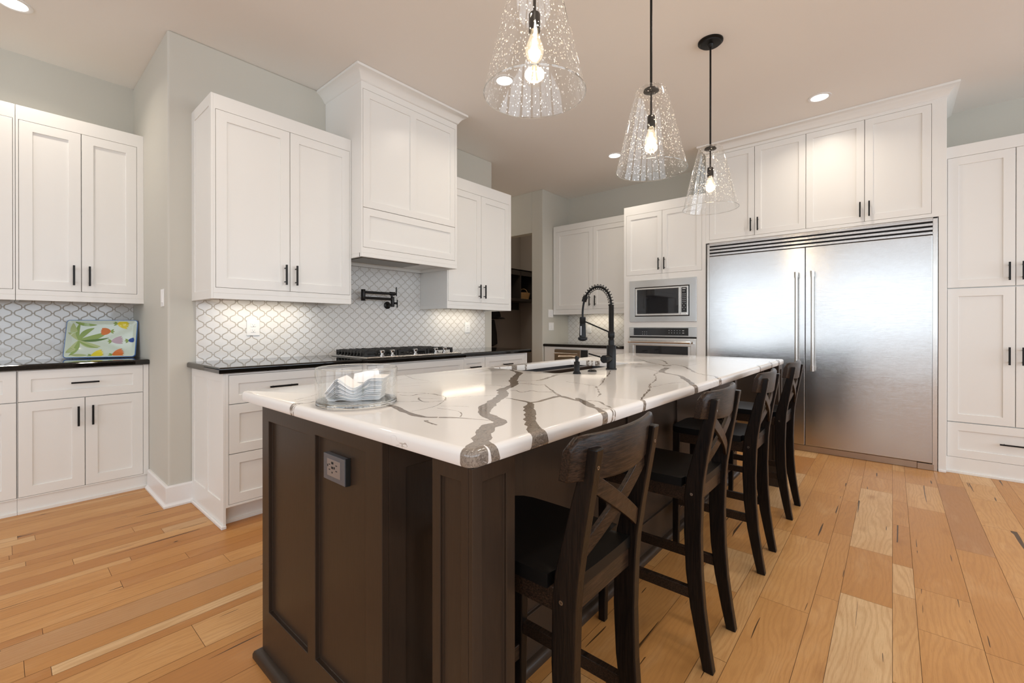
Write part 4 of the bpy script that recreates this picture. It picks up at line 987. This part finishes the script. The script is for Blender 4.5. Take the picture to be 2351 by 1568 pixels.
underlight(2.8, 3.35, 5.40, 0, 'slim light bar under the upper cabinet beside the oven tower', True)

# ------------------------------------------------------------ cooktop
ct = thing('gas_cooktop', 'stainless gas cooktop with black grates set in the black granite counter', 'cooktop', (0, 0, ZCT))
KX0, KX1, KY0, KY1 = 1.728, 2.655, 2.870, 3.385
MB().box(KX0, KX1, KY0, KY1, 0, .006, 'stainless').box(KX0 + .02, KX1 - .02, KY0 + .02, KY1 - .02, .004, .010, 'stainless').build('drip_tray', ct, bevel=.003)
bpos = [(1.88, 3.27), (1.88, 3.06), (2.19, 3.19), (2.49, 3.27), (2.49, 3.06)]
for x, y in bpos:
    MB().lathe([(.048, .010), (.048, .016), (.036, .020), (.036, .026), (.030, .030), (.001, .030)], 'cast_iron', 28, (x, y, 0)).build('burner', ct, smooth=True)
gz = .040
def grate(x0, x1):
    m = MB(); y0, y1 = KY0 + .085, KY1 - .015; b = .007
    for y in (y0, y1): m.box(x0, x1, y - b, y + b, gz - .008, gz + .010, 'cast_iron')
    for x in (x0 + b, x1 - b): m.box(x - b, x + b, y0, y1, gz - .008, gz + .010, 'cast_iron')
    n = 9
    for k in range(1, n): y = y0 + (y1 - y0) * k / n; m.hexa([(x0 - .012, y - .004, .012), (x0 + .03, y - .004, .012), (x0 + .03, y + .004, .012), (x0 - .012, y + .004, .012), (x0, y - .006, gz + .014), (x0 + .05, y - .006, gz + .014), (x0 + .05, y + .006, gz + .014), (x0, y + .006, gz + .014)], 'cast_iron')
    for k in range(1, 5): x = x0 + (x1 - x0) * k / 5; m.box(x - .005, x + .005, y0, y1, gz, gz + .014, 'cast_iron')
    for y in (y0 + (y1 - y0) * .3, y0 + (y1 - y0) * .7): m.box(x0, x1, y - .005, y + .005, gz, gz + .014, 'cast_iron')
    for x in (x0 + .01, x1 - .01):
        for y in (y0, y1): m.box(x - .009, x + .009, y - .009, y + .009, .009, gz, 'cast_iron')
    m.build('grate', ct, bevel=.0015)
for a, b in ((1.765, 2.045), (2.053, 2.333), (2.341, 2.621)): grate(a, b)
for x in (1.885, 1.975, 2.19, 2.40, 2.495):
    MB().lathe([(.019, .009), (.019, .018), (.013, .020), (.013, .034), (.019, .037), (.020, .050), (.017, .053), (.001, .053)], 'chrome', 24, (x, KY0 + .042, 0)).box(x - .004, x + .004, KY0 + .022, KY0 + .062, .050, .057, 'chrome').build('knob', ct, smooth=True)

# pot filler
pf = thing('pot_filler', 'black folding pot filler tap on the tile above the cooktop', 'pot filler', (0, 0, 0)); PB = 'filler_black'
yw = YW - .009; ya = 3.42
MB().lathe([(.033, 0), (.033, -.010), (.026, -.014), (.014, -.016), (.014, -.095)], PB, 28, (2.322, yw, 1.352), 'y').build('wall_flange', pf, smooth=True)
MB().lathe([(.015, 1.335), (.0165, 1.34), (.0165, 1.42), (.015, 1.425)], PB, 24, (2.322, ya, 0)).build('lower_joint', pf, smooth=True)
MB().tube([(2.322, ya, 1.404), (2.03, ya, 1.404)], .0115, PB, 16).build('lower_arm', pf, smooth=True)
MB().lathe([(.017, 1.378), (.0185, 1.38), (.0185, 1.472), (.017, 1.475)], PB, 24, (2.03, ya, 0)).build('elbow', pf, smooth=True)
MB().tube([(2.03, ya, 1.452), (2.28, ya - .012, 1.452), (2.285, ya - .012, 1.452), (2.335, ya - .015, 1.452)], [.011, .011, .0155, .0155], PB, 16).build('upper_arm', pf, smooth=True)
MB().tube([(2.305, ya - .013, 1.452), (2.305, ya - .013, 1.425)], [.012, .010], PB, 16).build('spout', pf, smooth=True)
for z, x, nm in ((1.462, 2.352, 'upper'), (1.365, 2.362, 'lower')):
    MB().tube([(x - .03, ya - .012, 1.452 if nm == 'upper' else 1.368), (x, ya - .014, 1.452 if nm == 'upper' else 1.368)], .010, PB, 12).tube([(x, ya - .014, z - .035 if nm == 'lower' else z - .03), (x, ya - .014, z + .052 if nm == 'upper' else z + .035)], .0055, PB, 10).build('valve_handle', pf, smooth=True)

# ------------------------------------------------------------ outlets and switches
def plate(name, label, cat, loc, rz, w_, h_, kind):
    t_ = thing(name, label, cat, loc, rz); MB().box(-w_ / 2, w_ / 2, -.006, 0, -h_ / 2, h_ / 2, 'white_plastic').build('wall_plate', t_, bevel=.002)
    if kind == 'outlet':
        for s_ in (-1, 1):
            o = MB().box(-.017, .017, -.0085, -.005, s_ * .020 - .014, s_ * .020 + .014, 'white_plastic').build('socket', t_, bevel=.004, seg=3)
            MB().box(-.0075, -.0055, -.0091, -.0083, s_ * .020 - .002, s_ * .020 + .007, 'grey_print').box(.0055, .0075, -.0091, -.0083, s_ * .020 - .002, s_ * .020 + .006, 'grey_print').lathe([(.0025, -.0091), (.0025, -.0083)], 'dark_void', 12, (0, 0, s_ * .020 - .008), 'y').build('slots', o)
    elif kind == 'gfci':
        o = MB().box(-.017, .017, -.009, -.005, -.033, .033, 'white_plastic').build('socket', t_, bevel=.001)
        m = MB()
        for s_ in (-1, 1): m.box(-.0075, -.0055, -.0096, -.0088, s_ * .021 - .003, s_ * .021 + .005, 'grey_print').box(.0055, .0075, -.0096, -.0088, s_ * .021 - .003, s_ * .021 + .005, 'grey_print')
        m.box(-.007, .007, -.0098, -.0088, -.003, .003, 'grey_print').build('slots', o)
    else:
        n = {'switch': 1, 'switch2': 2}[kind]
        for k in range(n):
            x = (k - (n - 1) / 2) * .045
            o = MB().hexa([(x - .016, -.010, -.032), (x + .016, -.010, -.032), (x + .016, -.005, -.032), (x - .016, -.005, -.032), (x - .016, -.0065, .032), (x + .016, -.0065, .032), (x + .016, -.005, .032), (x - .016, -.005, .032)], 'white_plastic').build('rocker', t_, bevel=.001)
    return t_
plate('wall_outlet', 'white duplex outlet on the tile left of the cooktop', 'outlet', (1.203, YW - .009, 1.148), 0, .086, .112, 'outlet')
plate('wall_outlet', 'white outlet on the tile right of the cooktop', 'outlet', (3.33, YW - .009, 1.148), 0, .076, .114, 'gfci')
plate('wall_outlet', 'white outlet on the tile behind the spring faucet', 'outlet', (XF - .009, 3.305, 1.125), R90, .072, .112, 'gfci')
plate('light_switch', 'white upper double switch plate on the narrow wall left of the small counter', 'switch', (5.10, YJ, 1.343), 0, .115, .112, 'switch2')
plate('light_switch', 'white lower double switch plate above the small black counter', 'switch', (5.112, YJ, 1.160), 0, .118, .112, 'switch2')
plate('light_switch', 'white switch plate on the wall return beside the upper cabinet of the flower tray', 'switch', (XA, 3.86 - .22, 1.345), R90, .075, .115, 'switch')

# ------------------------------------------------------------ painted tray leaning on the recess backsplash
tw, th_ = .415, .285
tr_ = thing('serving_tray', 'rectangular ceramic tray painted with tulips leaning on the left counter', 'tray', (.305, 4.527, ZCT + .002), 0)
tr_.rotation_euler = (math.radians(-13), 0, math.radians(-25))
m = MB()
def rr(i, y, r): # rounded rect ring
    pts = []
    for cx, cz, a0 in ((tw - i - r, th_ - i - r, 0), (i + r, th_ - i - r, 90), (i + r, i + r, 180), (tw - i - r, i + r, 270)):
        for k in range(6): a = math.radians(a0 + 18 * k); pts.append((cx + r * math.cos(a), y, cz + r * math.sin(a)))
    return pts
rings = [(0, -.012, .02, 'tray_blue'), (0.002, -.0155, .019, 'tray_blue'), (.0055, -.015, .017, 'tray_ground'), (.030, .0, .012, 'tray_ground')]
for i, y, r, mt in rings: m.v += rr(i, y, r)
N_ = 24
for q in range(3):
    for k in range(N_): k2 = (k + 1) % N_; m.face([q * N_ + k, q * N_ + k2, (q + 1) * N_ + k2, (q + 1) * N_ + k], rings[q][3])
m.face([3 * N_ + k for k in range(N_)], 'tray_ground')
b = len(m.v); m.v += rr(0, -.006, .02) + rr(.028, .008, .012)
for k in range(N_):
    k2 = (k + 1) % N_; m.face([k, b + k, b + k2, k2], 'tray_blue'); m.face([b + k, b + N_ + k, b + N_ + k2, b + k2], 'tray_white')
m.face([b + N_ + k for k in range(N_)][::-1], 'tray_white'); m.build('dish', tr_, smooth=True)
# painting on the dish: petals and leaves as thin glazed shapes (u,v in tray metres)
pm = MB()
def surf_y(x, z):
    e = min(x, tw - x, z, th_ - z); return -.0145 + min(max((e - .008) / .022, 0), 1) * .0145 - .0006
layer = [0]
def blade(x0, z0, x1, z1, wd, bend, mat):
    n = 10; L = []; R = []; layer[0] += 1; dx, dz = x1 - x0, z1 - z0; l = math.hypot(dx, dz); nx, nz = -dz / l, dx / l
    for k in range(n + 1):
        f_ = k / n; w_ = wd * math.sin(PI * min(1, f_ * .92 + .06)) ** .8; o_ = bend * 4 * f_ * (1 - f_)
        cx, cz = x0 + dx * f_ + nx * o_, z0 + dz * f_ + nz * o_
        for arr, s_ in ((L, 1), (R, -1)):
            x = min(max(cx + nx * w_ / 2 * s_, .013), tw - .013); z = min(max(cz + nz * w_ / 2 * s_, .013), th_ - .013); arr.append((x, surf_y(x, z) - layer[0] * .00003, z))
    b = len(pm.v); pm.v += L + R
    for k in range(n): pm.face([b + k, b + k + 1, b + n + 2 + k, b + n + 1 + k], mat)
def tulip(x, z, ang, L, mat, wd=.016):
    ca, sa = math.cos(ang), math.sin(ang)
    for da in (-.42, .42, -.2, .2, 0): blade(x, z, x + L * math.cos(ang + da), z + L * math.sin(ang + da), wd, 0, mat)
    for da in (2.4, -2.4, 3.1): blade(x, z, x + .024 * math.cos(ang + da), z + .024 * math.sin(ang + da), .010, 0, 'leaf_green')
S = .72
for (a, b_, c_, d_, e, f_, g) in ((.075, .135, .035, .262, .040, .01, 'leaf_pale'), (.075, .135, .015, .190, .034, -.01, 'leaf_pale'), (.075, .135, .075, .27, .022, .012, 'leaf_green'), (.075, .135, .155, .225, .034, .014, 'leaf_green'), (.075, .135, .235, .195, .040, -.012, 'leaf_green'), (.085, .13, .245, .150, .018, -.008, 'leaf_dark'),
                                  (.075, .13, .20, .085, .036, -.012, 'leaf_pale'), (.075, .13, .19, .075, .014, -.01, 'leaf_green'), (.075, .13, .012, .04, .040, .01, 'leaf_pale'), (.075, .13, .03, .02, .028, .012, 'leaf_green'), (.05, .268, .17, .250, .022, -.008, 'leaf_green'), (.04, .025, .13, .020, .020, 0, 'leaf_pale')):
    blade(a, b_, c_, d_, e, f_, g)
tulip(.252, .200, PI, .058, 'petal_orange', .026); tulip(.288, .258, -.15, .072, 'petal_yellow', .022); tulip(.262, .125, .15, .070, 'petal_pink', .020); tulip(.362, .128, .15, .038, 'petal_blue', .016)
tulip(.155, .018, .25, .070, 'petal_yellow', .024); tulip(.275, .022, .3, .068, 'petal_orange', .024)
pm.build('painted_flowers', tr_, recalc=False)

# ------------------------------------------------------------ mudroom seen through the doorway
lk = thing('cubby_shelf', 'dark wooden cubby shelf in the mudroom beyond the doorway', 'shelf', (0, 0, 0)); MW = 'mud_wood'
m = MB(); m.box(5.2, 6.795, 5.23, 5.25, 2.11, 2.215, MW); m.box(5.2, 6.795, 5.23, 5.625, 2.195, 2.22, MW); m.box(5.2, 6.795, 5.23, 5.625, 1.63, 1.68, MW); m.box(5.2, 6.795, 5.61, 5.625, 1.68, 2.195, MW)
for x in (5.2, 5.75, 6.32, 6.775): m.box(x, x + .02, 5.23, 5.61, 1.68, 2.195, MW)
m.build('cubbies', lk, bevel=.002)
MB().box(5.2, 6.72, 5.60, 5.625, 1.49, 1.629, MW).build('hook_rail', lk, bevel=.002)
def basket():
    b_ = thing('wicker_basket', 'small wicker basket with handle on the dark mudroom shelf', 'basket', (6.56, 5.36, 1.6805)); m = MB()
    for k in range(7):
        z = .008 + k * .018; r = .095 + .025 * k / 6; m.tube([(r * 1.25 * math.cos(a), r * .85 * math.sin(a), z + .002 * math.sin(a * 9)) for a in [2 * PI * i / 36 for i in range(37)]], .0095, 'wicker', 8, caps=False)
    m.lathe([(.001, 0), (.11, 0), (.11, .006), (.001, .006)], 'wicker', 24); m.build('weave', b_, smooth=True)
    MB().tube([(0, .10 * math.cos(a), .11 + .09 * math.sin(a)) for a in [PI * i / 16 for i in range(17)]], .006, 'wicker', 8).build('handle', b_, smooth=True)
basket()
def cloth(pts, name, label, cat, thick):
    m = MB(); n = len(pts)
    m.v = [(x, y - thick, z) for x, y, z in pts] + [(x, y, z) for x, y, z in pts]
    m.face(list(range(n)), 'cloth_dark'); m.face([n + i for i in range(n)][::-1], 'cloth_dark')
    for i in range(n): j = (i + 1) % n; m.face([i, n + i, n + j, j], 'cloth_dark')
    return tag(m.build(name, bevel=.02, seg=3, smooth=True), label, cat)
hx = 5.93
m = MB(); m.lathe([(.02, .16), (.075, .14), (.095, .08), (.10, .02), (.06, 0), (.001, .0)], 'cloth_dark', 24, (0, 0, 0))
m.hexa([(-.10, -.20, .02), (.05, -.20, .0), (.08, -.05, .0), (-.08, -.05, .02), (-.08, -.16, .035), (.04, -.16, .03), (.07, -.05, .03), (-.07, -.05, .045)], 'cloth_dark')
tag(m.build('baseball_cap', smooth=True, loc=(hx + .02, 5.52, 1.30)), 'dark cap hanging on the mudroom wall beyond the cabinets', 'cap')
cloth([(hx - .16, 5.60, 1.27), (hx + .02, 5.60, 1.29), (hx + .08, 5.60, 1.05), (hx + .10, 5.60, .84), (hx - .02, 5.60, .80), (hx - .20, 5.60, .82)], 'hanging_coat', 'dark coat hanging on the mudroom wall below the cap', 'coat', .07)

def fill_lamp(x, y, label, power):  # unseen lamps added to lift the dim mudroom and passage
    d = thing('fill_lamp', label, 'ceiling light', (x, y, ZC))
    MB().lathe([(.15, 0), (.15, -.03), (.13, -.035)], 'trim_white', 40, caps=False).build('rim', d, smooth=True)
    MB().lathe([(.001, -.075), (.06, -.070), (.11, -.052), (.13, -.030)], 'downlight_glow', 40, caps=False).build('shade', d, smooth=True)
    l = bpy.data.lights.new('fill_light', 'POINT'); l.energy = power; l.color = (1, .86, .70); l.shadow_soft_size = .1
    lo = bpy.data.objects.new('fill_light', l); COL.objects.link(lo); lo.location = (x, y, ZC - .16)
fill_lamp(5.6, 4.5, 'added ceiling lamp brightening the mudroom, hidden above the doorway', 17)
fill_lamp(4.3, 5.0, 'added unseen ceiling lamp brightening the passage behind the cooktop wall', 7)
